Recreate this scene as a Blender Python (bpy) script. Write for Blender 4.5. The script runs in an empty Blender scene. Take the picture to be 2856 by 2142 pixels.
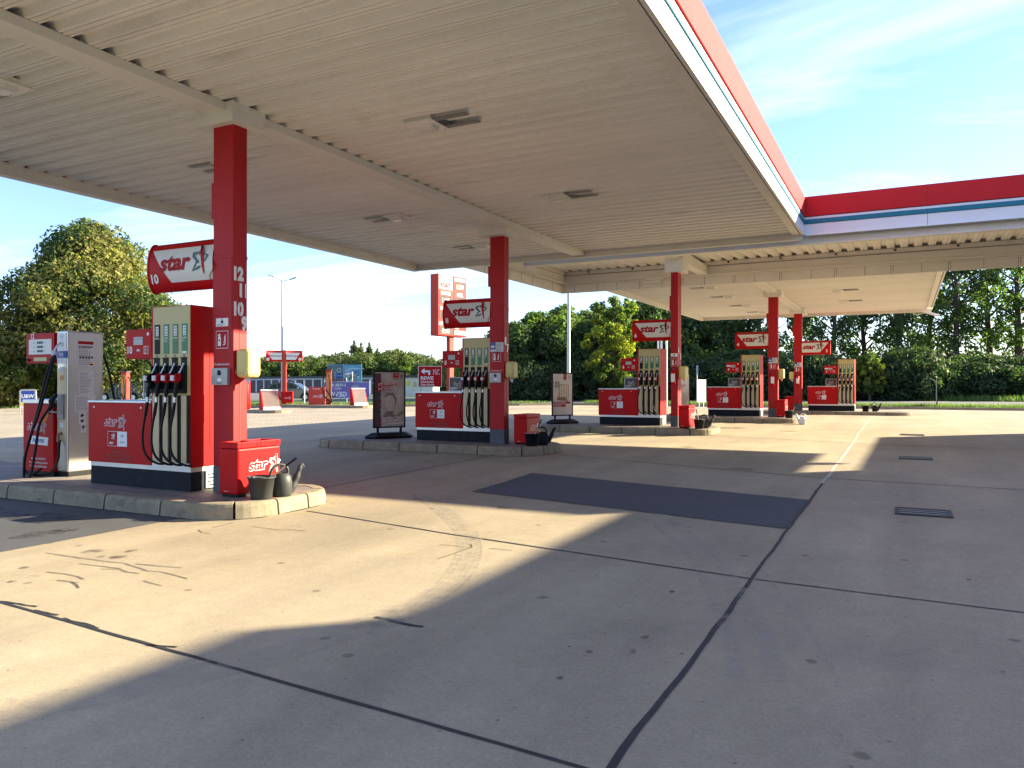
import bpy, math, random
from mathutils import Vector, Matrix
import numpy as np
R = math.radians
sc = bpy.context.scene
col = sc.collection
# ------------------------------------------------------------------ camera, light, exposure
cam_d = bpy.data.cameras.new('camera'); cam = bpy.data.objects.new('camera', cam_d); col.objects.link(cam)
cam.location = (0, 0, 1.5)
cam.rotation_euler = (R(90.067), 0, R(27.04))
cam_d.sensor_width = 36; cam_d.lens = 36 * 2145 / 2856
cam_d.clip_start = 0.05; cam_d.clip_end = 3000
sc.camera = cam
KX, KY = 1.94, 1.80                       # shadow shift per metre of height
SUN_EL = math.atan(1 / math.hypot(KX, KY)); SUN_AZ = math.atan2(KX, KY)   # azimuth clockwise from +Y
sun_dir = Vector((KX, KY, 1)).normalized()
sd = bpy.data.lights.new('sun', 'SUN'); sd.energy = 5.0; sd.angle = R(0.53); sd.color = (1.0, 0.87, 0.60)
so = bpy.data.objects.new('sun', sd); col.objects.link(so)
so.rotation_euler = sun_dir.to_track_quat('Z', 'Y').to_euler(); so.location = (30, 30, 30)
w = bpy.data.worlds.new('World'); sc.world = w; w.use_nodes = True
nt = w.node_tree; nt.nodes.clear(); N = nt.nodes.new; L = nt.links.new
out = N('ShaderNodeOutputWorld'); bg = N('ShaderNodeBackground'); sky = N('ShaderNodeTexSky')
sky.sky_type = 'NISHITA'; sky.sun_disc = False; sky.sun_elevation = SUN_EL; sky.sun_rotation = SUN_AZ
sky.air_density = 1.0; sky.dust_density = 0.25; sky.ozone_density = 3.0; sky.altitude = 50
tc = N('ShaderNodeTexCoord'); sep = N('ShaderNodeSeparateXYZ'); L(tc.outputs['Generated'], sep.inputs[0])
# thin cirrus on a high flat layer: direction / (z + c)
add = N('ShaderNodeMath'); add.operation = 'ADD'; add.inputs[1].default_value = 0.10; L(sep.outputs['Z'], add.inputs[0])
dx = N('ShaderNodeMath'); dx.operation = 'DIVIDE'; L(sep.outputs['X'], dx.inputs[0]); L(add.outputs[0], dx.inputs[1])
dy = N('ShaderNodeMath'); dy.operation = 'DIVIDE'; L(sep.outputs['Y'], dy.inputs[0]); L(add.outputs[0], dy.inputs[1])
cmb = N('ShaderNodeCombineXYZ'); L(dx.outputs[0], cmb.inputs[0]); L(dy.outputs[0], cmb.inputs[1])
mp = N('ShaderNodeMapping'); mp.inputs['Rotation'].default_value = (0, 0, R(-12)); mp.inputs['Scale'].default_value = (0.55, 1.5, 1); mp.inputs['Location'].default_value = (3.1, 0.4, 0)
L(cmb.outputs[0], mp.inputs[0])
cn = N('ShaderNodeTexNoise'); cn.inputs['Scale'].default_value = 0.55; cn.inputs['Detail'].default_value = 9; cn.inputs['Roughness'].default_value = 0.62; cn.inputs['Distortion'].default_value = 0.9
L(mp.outputs[0], cn.inputs['Vector'])
cr = N('ShaderNodeMapRange'); cr.inputs['From Min'].default_value = 0.50; cr.inputs['From Max'].default_value = 0.82; cr.inputs['To Max'].default_value = 0.6
L(cn.outputs['Fac'], cr.inputs['Value'])
mixc = N('ShaderNodeMix'); mixc.data_type = 'RGBA'; mixc.inputs['B'].default_value = (7.0, 7.3, 7.6, 1)
L(cr.outputs[0], mixc.inputs['Factor']); L(sky.outputs[0], mixc.inputs['A'])
tint = N('ShaderNodeVectorMath'); tint.operation = 'MULTIPLY'; tint.inputs[1].default_value = (0.915, 0.905, 1.03); L(mixc.outputs['Result'], tint.inputs[0]); L(tint.outputs[0], bg.inputs['Color']); bg.inputs['Strength'].default_value = 0.075
L(bg.outputs[0], out.inputs['Surface'])
sc.view_settings.view_transform = 'Standard'; sc.view_settings.look = 'None'
sc.view_settings.exposure = 2.24; sc.view_settings.gamma = 1
sc.cycles.max_bounces = 8; sc.cycles.diffuse_bounces = 5; sc.cycles.transparent_max_bounces = 8

# ------------------------------------------------------------------ helpers
rnd = random.Random(7)
def g(y):                                  # the forecourt rises gently away from the camera
    return 0.0062 * (min(max(y, 5), 45) - 5)

def mat(name, c, rough=0.5, metal=0.0, nz=None, bump=None, coat=0.0, spec=0.5, trans=0.0, rpi=0.0, emit=None, streak=None):
    m = bpy.data.materials.new(name); m.use_nodes = True
    n = m.node_tree; b = n.nodes['Principled BSDF']
    b.inputs['Roughness'].default_value = rough; b.inputs['Metallic'].default_value = metal
    b.inputs['Specular IOR Level'].default_value = spec
    if coat: b.inputs['Coat Weight'].default_value = coat; b.inputs['Coat Roughness'].default_value = 0.12
    colr = n.nodes.new('ShaderNodeRGB'); colr.outputs[0].default_value = (*c, 1); last = colr.outputs[0]
    t = n.nodes.new('ShaderNodeTexCoord')
    def modulate(facsock, lo, hi, last):
        mr = n.nodes.new('ShaderNodeMapRange'); mr.inputs['From Min'].default_value = 0.25; mr.inputs['From Max'].default_value = 0.75
        mr.inputs['To Min'].default_value = lo; mr.inputs['To Max'].default_value = hi
        n.links.new(facsock, mr.inputs['Value'])
        mu = n.nodes.new('ShaderNodeVectorMath'); mu.operation = 'SCALE'
        n.links.new(last, mu.inputs[0]); n.links.new(mr.outputs[0], mu.inputs['Scale'])
        return mu.outputs[0]
    for (s, a, sx) in (nz or []):
        no = n.nodes.new('ShaderNodeTexNoise'); no.inputs['Scale'].default_value = s; no.inputs['Detail'].default_value = 5; no.inputs['Roughness'].default_value = 0.6
        if sx != (1, 1, 1):
            mpp = n.nodes.new('ShaderNodeMapping'); mpp.inputs['Scale'].default_value = sx
            n.links.new(t.outputs['Object'], mpp.inputs[0]); n.links.new(mpp.outputs[0], no.inputs['Vector'])
        else: n.links.new(t.outputs['Object'], no.inputs['Vector'])
        last = modulate(no.outputs['Fac'], 1 - a, 1 + a, last)
    if rpi:
        ge = n.nodes.new('ShaderNodeNewGeometry')
        mr = n.nodes.new('ShaderNodeMapRange'); mr.inputs['To Min'].default_value = 1 - rpi; mr.inputs['To Max'].default_value = 1 + rpi
        n.links.new(ge.outputs['Random Per Island'], mr.inputs['Value'])
        mu = n.nodes.new('ShaderNodeVectorMath'); mu.operation = 'SCALE'
        n.links.new(last, mu.inputs[0]); n.links.new(mr.outputs[0], mu.inputs['Scale']); last = mu.outputs[0]
    n.links.new(last, b.inputs['Base Color'])
    if bump:
        no = n.nodes.new('ShaderNodeTexNoise'); no.inputs['Scale'].default_value = bump[0]; no.inputs['Detail'].default_value = 4
        n.links.new(t.outputs['Object'], no.inputs['Vector'])
        bp = n.nodes.new('ShaderNodeBump'); bp.inputs['Strength'].default_value = bump[1]; bp.inputs['Distance'].default_value = bump[2]
        n.links.new(no.outputs['Fac'], bp.inputs['Height']); n.links.new(bp.outputs[0], b.inputs['Normal'])
    if emit:
        b.inputs['Emission Color'].default_value = (*c, 1); b.inputs['Emission Strength'].default_value = emit
    if trans:                               # leaves let light through
        o = n.nodes['Material Output']; tr = n.nodes.new('ShaderNodeBsdfTranslucent'); ms = n.nodes.new('ShaderNodeMixShader')
        ms.inputs[0].default_value = trans
        mu = n.nodes.new('ShaderNodeVectorMath'); mu.operation = 'MULTIPLY'; mu.inputs[1].default_value = (1.3, 1.5, 0.5)
        n.links.new(last, mu.inputs[0]); n.links.new(mu.outputs[0], tr.inputs['Color'])
        n.links.new(b.outputs[0], ms.inputs[1]); n.links.new(tr.outputs[0], ms.inputs[2]); n.links.new(ms.outputs[0], o.inputs['Surface'])
    m.diffuse_color = (*c, 1)
    return m
U1 = (1, 1, 1)
M = {}
M['red'] = mat('red_paint', (0.44, 0.004, 0.006), 0.45, nz=[(3, .07, U1)], spec=.14)
M['redcol'] = mat('red_column_paint', (0.40, 0.008, 0.012), 0.5, spec=.25, nz=[(2.2, .16, (1, 1, .3)), (12, .06, U1), (40, .04, U1)], bump=(90, .08, .001))
M['redfade'] = mat('faded_red_paint', (0.42, 0.05, 0.035), 0.6, nz=[(4, .1, U1)], spec=.2)
M['fasred'] = mat('fascia_red', (0.55, 0.030, 0.034), 0.6, nz=[(1.2, .05, U1)], spec=.05)
M['faswhite'] = mat('fascia_white', (0.78, 0.79, 0.80), 0.4, nz=[(1.2, .03, U1)])
M['faswin'] = mat('fascia_groove', (0.03, 0.035, 0.04), 0.7)
M['fasteal'] = mat('fascia_teal', (0.035, 0.20, 0.27), 0.6, nz=[(1.2, .05, U1)], spec=.1)
M['sheet'] = mat('soffit_sheet_paint', (0.83, 0.82, 0.765), 0.6, nz=[(.35, .07, (.6, 2, 1)), (5, .06, (.15, 3, 1)), (14, .03, U1)])
M['beam'] = mat('beam_paint', (0.74, 0.72, 0.65), 0.5, nz=[(1.5, .06, U1), (14, .03, U1)])
M['steel'] = mat('brushed_steel', (0.52, 0.50, 0.47), 0.33, metal=0.85, nz=[(2, .10, U1), (60, .05, (1, 1, .05))])
M['alu'] = mat('aluminium', (0.62, 0.62, 0.62), 0.38, metal=.8, nz=[(6, .06, U1)])
M['galv'] = mat('galvanised_pole', (0.42, 0.45, 0.47), 0.5, metal=.4, nz=[(3, .08, U1)])
M['beige'] = mat('beige_panel', (0.46, 0.40, 0.165), 0.42, nz=[(3, .05, U1)])
M['beigemetal'] = mat('pale_gold_metal', (0.50, 0.41, 0.25), 0.40, metal=.25, nz=[(3, .06, (1, 1, .2))])
M['cream'] = mat('cream_plastic', (0.60, 0.52, 0.20), 0.45, nz=[(5, .04, U1)], spec=.3)
M['black'] = mat('black_rubber', (0.007, 0.007, 0.008), 0.55, spec=.2, nz=[(10, .2, U1)])
M['blackp'] = mat('black_plastic', (0.009, 0.010, 0.012), 0.55, spec=.2, nz=[(8, .15, U1)])
M['plinth'] = mat('dark_plinth', (0.008, 0.011, 0.017), 0.6, spec=.15, nz=[(6, .2, U1)])
M['bucket'] = mat('grey_plastic_bucket', (0.042, 0.046, 0.046), 0.5, spec=.3, nz=[(9, .12, U1)])
M['colbase'] = mat('grey_column_base', (0.07, 0.08, 0.10), 0.6, nz=[(7, .2, U1)])
M['green'] = mat('green_label', (0.01, 0.14, 0.055), 0.4)
M['lred'] = mat('logo_red', (0.36, 0.005, 0.012), 0.5, spec=.15)
M['lgreen'] = mat('logo_green', (0.006, 0.075, 0.07), 0.4)
M['ldark'] = mat('logo_dark', (0.03, 0.04, 0.045), 0.4)
M['platew'] = mat('white_lamp_plate', (0.88, 0.86, 0.80), .5)
M['white'] = mat('white_vinyl', (0.74, 0.74, 0.74), 0.45)
M['signwhite'] = mat('sign_white', (0.66, 0.64, 0.58), 0.4, nz=[(4, .03, U1)])
M['paper'] = mat('paper', (0.62, 0.63, 0.66), 0.7)
M['grey'] = mat('grey_metal', (0.30, 0.30, 0.30), 0.4, metal=.5, nz=[(9, .06, U1)])
M['dgrey'] = mat('dark_grey', (0.05, 0.05, 0.055), 0.5)
M['mgrey'] = mat('mid_grey', (0.22, 0.22, 0.22), 0.5)
M['lcd'] = mat('lcd', (0.33, 0.36, 0.40), 0.2)
M['blue'] = mat('blue_vinyl', (0.01, 0.05, 0.30), 0.4)
M['skyblue'] = mat('sky_blue_print', (0.10, 0.32, 0.50), 0.4, nz=[(2, .2, U1)])
M['purple'] = mat('purple_print', (0.16, 0.13, 0.42), 0.4, nz=[(1.2, .45, U1)])
M['yellow'] = mat('yellow_vinyl', (0.70, 0.55, 0.03), 0.45)
M['orange'] = mat('orange_print', (0.6, 0.22, 0.05), 0.45, nz=[(5, .4, U1)])
M['brown'] = mat('brown_print', (0.22, 0.13, 0.08), 0.5, nz=[(8, .5, U1)])
M['kerb'] = mat('kerb_concrete', (0.245, 0.212, 0.152), 0.9, nz=[(1.7, .24, U1), (9, .20, U1), (60, .14, U1)], spec=.2, bump=(60, .4, .004))
M['islandtop'] = mat('island_paving', (0.20, 0.17, 0.15), 0.75, nz=[(1.6, .2, U1), (12, .12, U1), (80, .08, U1)], bump=(50, .3, .003))
M['tar'] = mat('tar_joint', (0.018, 0.018, 0.02), 0.7, nz=[(12, .3, U1)])
M['palelit'] = mat('pale_lit_joint', (0.42, 0.385, 0.32), 0.85, nz=[(12, .3, U1)])  # pale joint; where two tar joints run into sun, stands in for the light
M['asphalt'] = mat('asphalt', (0.062, 0.062, 0.066), 0.75, nz=[(.9, .2, U1), (8, .12, U1), (160, .35, U1)], bump=(140, .5, .004))
M['patch'] = mat('asphalt_patch', (0.045, 0.048, 0.06), 0.8, nz=[(.9, .15, U1), (8, .12, U1), (120, .25, U1)], bump=(120, .4, .003))
M['road'] = mat('road_asphalt', (0.10, 0.10, 0.105), 0.85, nz=[(.3, .12, U1), (30, .15, U1)])
M['iron'] = mat('drain_iron', (0.03, 0.03, 0.034), 0.55, metal=.5, nz=[(20, .3, U1)])
M['bark'] = mat('bark', (0.07, 0.055, 0.04), 0.9, nz=[(4, .3, (1, 1, .3))])
M['tyre'] = mat('tyre', (0.015, 0.015, 0.015), 0.8)
M['carpaint'] = mat('grey_car_paint', (0.16, 0.16, 0.165), 0.3, metal=.6, coat=.8)
M['cardark'] = mat('dark_car_paint', (0.02, 0.03, 0.05), 0.3, metal=.4, coat=.8)
M['glass'] = mat('car_glass', (0.03, 0.05, 0.055), 0.06, spec=.8)
M['lens'] = mat('lamp_glass', (0.72, 0.71, 0.66), 0.25)
M['taillight'] = mat('tail_light', (0.35, 0.01, 0.01), 0.2)
M['wallg'] = mat('garage_wall', (0.50, 0.52, 0.55), 0.8, nz=[(.6, .08, U1)])
M['doorb'] = mat('garage_door', (0.06, 0.045, 0.04), 0.7, nz=[(2, .15, U1)])
M['roofd'] = mat('garage_roof', (0.06, 0.06, 0.06), 0.8)
M['hutwall'] = mat('cream_wall', (0.62, 0.60, 0.52), 0.8, nz=[(1, .06, U1)])
M['steelperf'] = mat('rack_slats', (0.60, 0.58, 0.55), 0.4, metal=.4)
M['shopwall'] = mat('shop_wall', (0.55, 0.53, 0.50), 0.7, nz=[(1, .05, U1)])
M['shopglass'] = mat('shop_glass', (0.04, 0.06, 0.07), 0.05, spec=.8)

def leafmat(name, c, tr=.4, rp=.35):
    return mat(name, c, 0.6, nz=[(.35, .35, U1)], trans=tr, rpi=rp, spec=.15)
M['leafdark'] = leafmat('leaf_dark', (0.062, 0.098, 0.045), .5, .4)
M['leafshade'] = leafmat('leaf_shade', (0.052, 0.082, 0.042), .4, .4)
M['leafmid'] = leafmat('leaf_mid', (0.105, 0.160, 0.045), .5, .4)
M['leafyel'] = leafmat('leaf_yellow', (0.27, 0.28, 0.035), .5, .3)
M['leaflime'] = leafmat('leaf_lime', (0.19, 0.185, 0.065), .45, .45)
M['leaffar'] = leafmat('leaf_far', (0.10, 0.12, 0.05), .35, .4)

def scuff(m, c, scale, lo, hi, stretch, amount):
    # worn and dirty spots with a shape of their own
    n = m.node_tree; b = n.nodes['Principled BSDF']; src = b.inputs['Base Color'].links[0].from_socket
    t = n.nodes.new('ShaderNodeTexCoord'); mp_ = n.nodes.new('ShaderNodeMapping'); mp_.inputs['Scale'].default_value = stretch
    no = n.nodes.new('ShaderNodeTexNoise'); no.inputs['Scale'].default_value = scale; no.inputs['Detail'].default_value = 8; no.inputs['Roughness'].default_value = .7
    mr = n.nodes.new('ShaderNodeMapRange'); mr.inputs['From Min'].default_value = lo; mr.inputs['From Max'].default_value = hi; mr.inputs['To Max'].default_value = amount
    mx = n.nodes.new('ShaderNodeMix'); mx.data_type = 'RGBA'; mx.inputs['B'].default_value = (*c, 1)
    n.links.new(t.outputs['Object'], mp_.inputs[0]); n.links.new(mp_.outputs[0], no.inputs['Vector']); n.links.new(no.outputs['Fac'], mr.inputs['Value'])
    n.links.new(mr.outputs[0], mx.inputs['Factor']); n.links.new(src, mx.inputs['A']); n.links.new(mx.outputs['Result'], b.inputs['Base Color'])
scuff(M['redcol'], (.10, .05, .04), 7, .60, .72, (1, 1, .35), .45); scuff(M['redcol'], (.5, .30, .25), 22, .68, .74, (1, 1, .5), .4)
scuff(M['red'], (.16, .04, .03), 9, .62, .74, (1, 1, .5), .35); scuff(M['sheet'], (.35, .31, .24), 1.1, .60, .78, (.5, 1.6, 1), .35)
scuff(M['beam'], (.34, .29, .22), 3, .62, .75, (1, .4, 1), .4); scuff(M['kerb'], (.05, .05, .05), 5, .56, .70, (1, 1, 1.6), .5); scuff(M['colbase'], (.2, .19, .18), 11, .60, .68, U1, .5)
scuff(M['plinth'], (.06, .055, .05), 8, .58, .75, (1, 1, 1.5), .6); scuff(M['islandtop'], (.06, .05, .045), 2.2, .52, .68, U1, .6)

class MB:
    cache = {}
    def __init__(s): s.v = []; s.f = []; s.m = []; s.mats = []; s.smooth = []
    def mi(s, m):
        m = M[m] if isinstance(m, str) else m
        if m not in s.mats: s.mats.append(m)
        return s.mats.index(m)
    def raw(s, vs, fs, m, smooth=False):
        o = len(s.v); s.v += [tuple(p) for p in vs]; k = s.mi(m)
        for f in fs: s.f.append(tuple(i + o for i in f)); s.m.append(k); s.smooth.append(smooth)
    def box(s, x0, x1, y0, y1, z0, z1, m):
        v = [(x, y, z) for z in (z0, z1) for y in (y0, y1) for x in (x0, x1)]
        s.raw(v, [(0, 2, 3, 1), (4, 5, 7, 6), (0, 1, 5, 4), (2, 6, 7, 3), (0, 4, 6, 2), (1, 3, 7, 5)], m)
    def prism(s, poly, axis, a0, a1, m):
        # poly: 2D points; axis 'x': poly=(y,z), 'y': poly=(x,z), 'z': poly=(x,y)
        n = len(poly)
        def P(p, a): return {'x': (a, p[0], p[1]), 'y': (p[0], a, p[1]), 'z': (p[0], p[1], a)}[axis]
        v = [P(p, a0) for p in poly] + [P(p, a1) for p in poly]
        f = [tuple(range(n))[::-1], tuple(range(n, 2 * n))] + [(i, (i + 1) % n, n + (i + 1) % n, n + i) for i in range(n)]
        s.raw(v, f, m)
    def quad(s, a, b, c, d, m): s.raw([a, b, c, d], [(0, 1, 2, 3)], m)
    def tube(s, pts, r, m, seg=8, caps=True):
        pts = [Vector(p) for p in pts]; rs = r if isinstance(r, (list, tuple)) else [r] * len(pts)
        v = []; f = []; up = None
        for i, p in enumerate(pts):
            t = (pts[min(i + 1, len(pts) - 1)] - pts[max(i - 1, 0)]).normalized()
            if up is None:
                up = Vector((0, 0, 1)) if abs(t.z) < .9 else Vector((1, 0, 0))
            a = t.cross(up)
            if a.length < 1e-6: a = t.orthogonal()
            a.normalize(); b = a.cross(t).normalized(); up = b
            for k in range(seg):
                an = 2 * math.pi * k / seg
                v.append(p + (a * math.cos(an) + b * math.sin(an)) * rs[i])
        for i in range(len(pts) - 1):
            for k in range(seg):
                f.append((i * seg + k, i * seg + (k + 1) % seg, (i + 1) * seg + (k + 1) % seg, (i + 1) * seg + k))
        s.raw(v, f, m, True)
        if caps:
            s.raw(v[:seg], [tuple(range(seg))], m); s.raw(v[-seg:], [tuple(range(seg))[::-1]], m)
    def cyl(s, x, y, z0, z1, r, m, seg=20, r2=None):
        s.tube([(x, y, z0), (x, y, z1)], [r, r if r2 is None else r2], m, seg)
    def lathe(s, prof, cx, cy, m, seg=24, sy=1.0):
        v = []; f = []
        for (r, z) in prof:
            for k in range(seg):
                a = 2 * math.pi * k / seg; v.append((cx + r * math.cos(a), cy + r * math.sin(a) * sy, z))
        for i in range(len(prof) - 1):
            for k in range(seg): f.append((i * seg + k, i * seg + (k + 1) % seg, (i + 1) * seg + (k + 1) % seg, (i + 1) * seg + k))
        s.raw(v, f, m, True)
    def text(s, t, size, o, ux, uy, m, al='c', bold=0.0, shear=0.0, sx=1.0):
        vs, fs, wd, hh = text_geo(t, bold, shear)
        o = Vector(o); ux = Vector(ux); uy = Vector(uy); k = size
        off = {'c': -wd / 2, 'l': 0, 'r': -wd}[al]
        s.raw([o + ux * ((x + off) * k * sx) + uy * (y * k) for x, y in vs], fs, m)
        return wd * k * sx
    def stroke(s, pts, ws, o, ux, uy, k, m):
        # flat tapered brush stroke in a plane
        o = Vector(o); ux = Vector(ux); uy = Vector(uy); P = [Vector((a, b)) for a, b in pts]; v = []
        for i, p in enumerate(P):
            t = (P[min(i + 1, len(P) - 1)] - P[max(i - 1, 0)]).normalized(); n = Vector((-t.y, t.x)) * ws[i] / 2
            for q in (p + n, p - n): v.append(o + ux * (q.x * k) + uy * (q.y * k))
        s.raw(v, [(2 * i, 2 * i + 1, 2 * i + 3, 2 * i + 2) for i in range(len(P) - 1)], m)
    def build(s, name, parent=None, bevel=0, key=None, loc=None, seg=2):
        me = MB.cache.get(key) if key else None
        if me is None:
            me = bpy.data.meshes.new(name); me.from_pydata([tuple(p) for p in s.v], [], s.f)
            for m in s.mats: me.materials.append(m)
            me.polygons.foreach_set('material_index', s.m); me.polygons.foreach_set('use_smooth', s.smooth); me.update()
            if key: MB.cache[key] = me
        o = bpy.data.objects.new(name, me); col.objects.link(o)
        if parent: o.parent = parent
        if loc: o.location = loc
        if bevel:
            b = o.modifiers.new('bevel', 'BEVEL'); b.width = bevel; b.segments = seg; b.limit_method = 'ANGLE'; b.angle_limit = R(50)
        return o
_tc = {}
def text_geo(t, bold, shear):
    k = (t, bold, shear)
    if k in _tc: return _tc[k]
    c = bpy.data.curves.new('t', 'FONT'); c.body = t; c.size = 1; c.shear = shear; c.offset = bold; c.resolution_u = 3; c.fill_mode = 'BOTH' if False else 'FRONT'
    o = bpy.data.objects.new('t', c); col.objects.link(o)
    dg = bpy.context.evaluated_depsgraph_get(); me = o.evaluated_get(dg).to_mesh()
    vs = [(v.co.x, v.co.y) for v in me.vertices]; fs = [tuple(p.vertices) for p in me.polygons]
    o.evaluated_get(dg).to_mesh_clear(); bpy.data.objects.remove(o); bpy.data.curves.remove(c)
    if not vs: vs = [(0, 0)]; fs = []
    x0 = min(v[0] for v in vs); x1 = max(v[0] for v in vs); y1 = max(v[1] for v in vs)
    vs = [(x - x0, y) for x, y in vs]
    _tc[k] = (vs, fs, x1 - x0, y1); return _tc[k]
NW = {'2': 'two', '4': 'four', '6': 'six', '8': 'eight', '9': 'nine', '10': 'ten', '12': 'twelve'}
def words(l): return ' '.join(NW.get(w_.strip(','), w_.strip(',')) + (',' if w_.endswith(',') else '') for w_ in l.split())
def tag(o, label=None, cat=None, group=None, kind=None):
    if label: label = words(label)
    if group: group = words(group)
    if label: o['label'] = label
    if cat: o['category'] = cat
    if group: o['group'] = group
    if kind: o['kind'] = kind
    return o
def thing(name, loc, label, cat, group=None, rz=0, sc_=None):
    o = bpy.data.objects.new(name, None); col.objects.link(o); o.location = loc; o.rotation_euler = (0, 0, rz)
    o.empty_display_size = .3
    if sc_: o.scale = sc_
    return tag(o, label, cat, group)
def struct(o): o['kind'] = 'structure'; return o
EX, EY, EZ = (1, 0, 0), (0, 1, 0), (0, 0, 1)
# the star mark: coordinates with origin at its centre, about 1.0 wide
STAR = [('g', [(.02, .33), (-.40, .27), (-.42, .18), (-.06, -.16)], [.03, .08, .09, .07]),
        ('g', [(-.20, -.10), (-.44, -.50), (-.10, -.38), (.06, -.32)], [.05, .09, .08, .03]),
        ('g', [(.24, .26), (.50, .14), (.30, -.12)], [.04, .08, .05]),
        ('r', [(-.02, .18), (.22, .60)], [.03, .07]),
        ('r', [(.20, .62), (.17, .20), (.19, -.25), (.27, -.68)], [.10, .12, .09, .03])]
def star_mark(mb, o, ux, uy, k, mr='lred', mg='lgreen'):
    for c, p, ws in STAR: mb.stroke(p, [a * 1.8 for a in ws], o, ux, uy, k, mr if c == 'r' else mg)
def star_word(mb, o, ux, uy, k, m='lred', bold=.042):
    return mb.text('star', k, o, ux, uy, m, 'l', bold, .22, 1.2)
def logo_outline(mb, o, ux, uy, nrm, k, ink='red', dark='ldark'):
    # white outlined word and star on a red ground; o = left end of the baseline
    o = Vector(o); ux = Vector(ux); uy = Vector(uy); nrm = Vector(nrm)
    w1 = text_geo('star', .035, .22)[2]
    mb.text('star', k, o - ux * .02 * k + nrm * .002, ux, uy, 'white', 'l', .066, .22)
    mb.text('star', k, o + nrm * .0035, ux, uy, ink, 'l', .022, .22)
    c = o + ux * (w1 * k + .62 * k) + uy * .32 * k
    for cc, p, ws in STAR: mb.stroke(p, [a + .09 for a in ws], c + nrm * .002, ux, uy, k, 'white')
    for cc, p, ws in STAR: mb.stroke(p, [a + .0 for a in ws], c + nrm * .0035, ux, uy, k, ink if cc == 'r' else dark)
# ------------------------------------------------------------------ ground and surfaces
def concrete_mat(name, base, dark):
    m = mat(name, base, 0.86, spec=.3); n = m.node_tree; b = n.nodes['Principled BSDF']; K = n.nodes.new; LL = n.links.new
    t = K('ShaderNodeTexCoord')
    def noise(s, det=6, ro=.6, sc3=None, dist=0):
        no = K('ShaderNodeTexNoise'); no.inputs['Scale'].default_value = s; no.inputs['Detail'].default_value = det
        no.inputs['Roughness'].default_value = ro; no.inputs['Distortion'].default_value = dist
        if sc3:
            mp_ = K('ShaderNodeMapping'); mp_.inputs['Scale'].default_value = sc3; mp_.inputs['Rotation'].default_value = (0, 0, .35)
            LL(t.outputs['Object'], mp_.inputs[0]); LL(mp_.outputs[0], no.inputs['Vector'])
        else: LL(t.outputs['Object'], no.inputs['Vector'])
        return no.outputs['Fac']
    def rng(s, a, b_, lo, hi):
        mr = K('ShaderNodeMapRange'); mr.inputs['From Min'].default_value = a; mr.inputs['From Max'].default_value = b_
        mr.inputs['To Min'].default_value = lo; mr.inputs['To Max'].default_value = hi; LL(s, mr.inputs['Value']); return mr.outputs[0]
    def mul(a, b_):
        x = K('ShaderNodeMath'); x.operation = 'MULTIPLY'; LL(a, x.inputs[0]); LL(b_, x.inputs[1]); return x.outputs[0]
    f = mul(rng(noise(.22, 5), .3, .7, .84, 1.12), rng(noise(1.3, 7, .65, (1, .35, 1), .6), .3, .72, .88, 1.10))
    f = mul(f, rng(noise(9, 6, .7), .25, .75, .90, 1.09))
    f = mul(f, rng(noise(45, 3, .7), .25, .75, .84, 1.16))
    f = mul(f, rng(noise(160, 2, .8), .3, .7, .74, 1.24))
    # long soft wheel lanes along the driving direction
    f = mul(f, rng(noise(.9, 3, .5, (1.3, .06, 1)), .35, .68, .90, 1.07))
    # every pour of concrete has its own tone
    sx = K('ShaderNodeSeparateXYZ'); LL(t.outputs['Object'], sx.inputs[0])
    ad = K('ShaderNodeMath'); ad.operation = 'MULTIPLY_ADD'; ad.inputs[1].default_value = 1 / 6.35; ad.inputs[2].default_value = 1.05 / 6.35 + 40; LL(sx.outputs[0], ad.inputs[0])
    fl = K('ShaderNodeMath'); fl.operation = 'FLOOR'; LL(ad.outputs[0], fl.inputs[0]); wn = K('ShaderNodeTexWhiteNoise'); wn.noise_dimensions = '1D'; LL(fl.outputs[0], wn.inputs['W'])
    f = mul(f, rng(wn.outputs['Value'], 0, 1, .95, 1.05))
    # scattered oil drips
    for (s, th, seed) in ((.75, .030, 0), (1.7, .018, 3.3)):
        mp_ = K('ShaderNodeMapping'); mp_.inputs['Location'].default_value = (seed, seed * 1.7, 0); LL(t.outputs['Object'], mp_.inputs[0])
        dn = K('ShaderNodeTexNoise'); dn.inputs['Scale'].default_value = 6; LL(mp_.outputs[0], dn.inputs['Vector'])
        mx = K('ShaderNodeMix'); mx.data_type = 'VECTOR'; mx.inputs['Factor'].default_value = .04; LL(mp_.outputs[0], mx.inputs[4]); LL(dn.outputs['Color'], mx.inputs[5])
        vo = K('ShaderNodeTexVoronoi'); vo.inputs['Scale'].default_value = s; vo.inputs['Randomness'].default_value = 1; vo.voronoi_dimensions = '2D'
        LL(mx.outputs[1], vo.inputs['Vector'])
        f = mul(f, rng(vo.outputs['Distance'], th * .55, th, .58, 1.0))
    mixn = K('ShaderNodeMix'); mixn.data_type = 'RGBA'; mixn.inputs['A'].default_value = (*dark, 1); mixn.inputs['B'].default_value = (*base, 1)
    LL(rng(noise(.5, 6, .6, None, .5), .35, .62, 0, 1), mixn.inputs['Factor'])
    sc_ = K('ShaderNodeVectorMath'); sc_.operation = 'SCALE'; LL(mixn.outputs['Result'], sc_.inputs[0]); LL(f, sc_.inputs['Scale']); LL(sc_.outputs[0], b.inputs['Base Color'])
    bp = K('ShaderNodeBump'); bp.inputs['Strength'].default_value = .35; bp.inputs['Distance'].default_value = .003; LL(noise(120, 4), bp.inputs['Height']); LL(bp.outputs[0], b.inputs['Normal'])
    return m
M['concrete'] = concrete_mat('forecourt_concrete', (0.345, 0.285, 0.195), (0.305, 0.250, 0.180))
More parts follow.
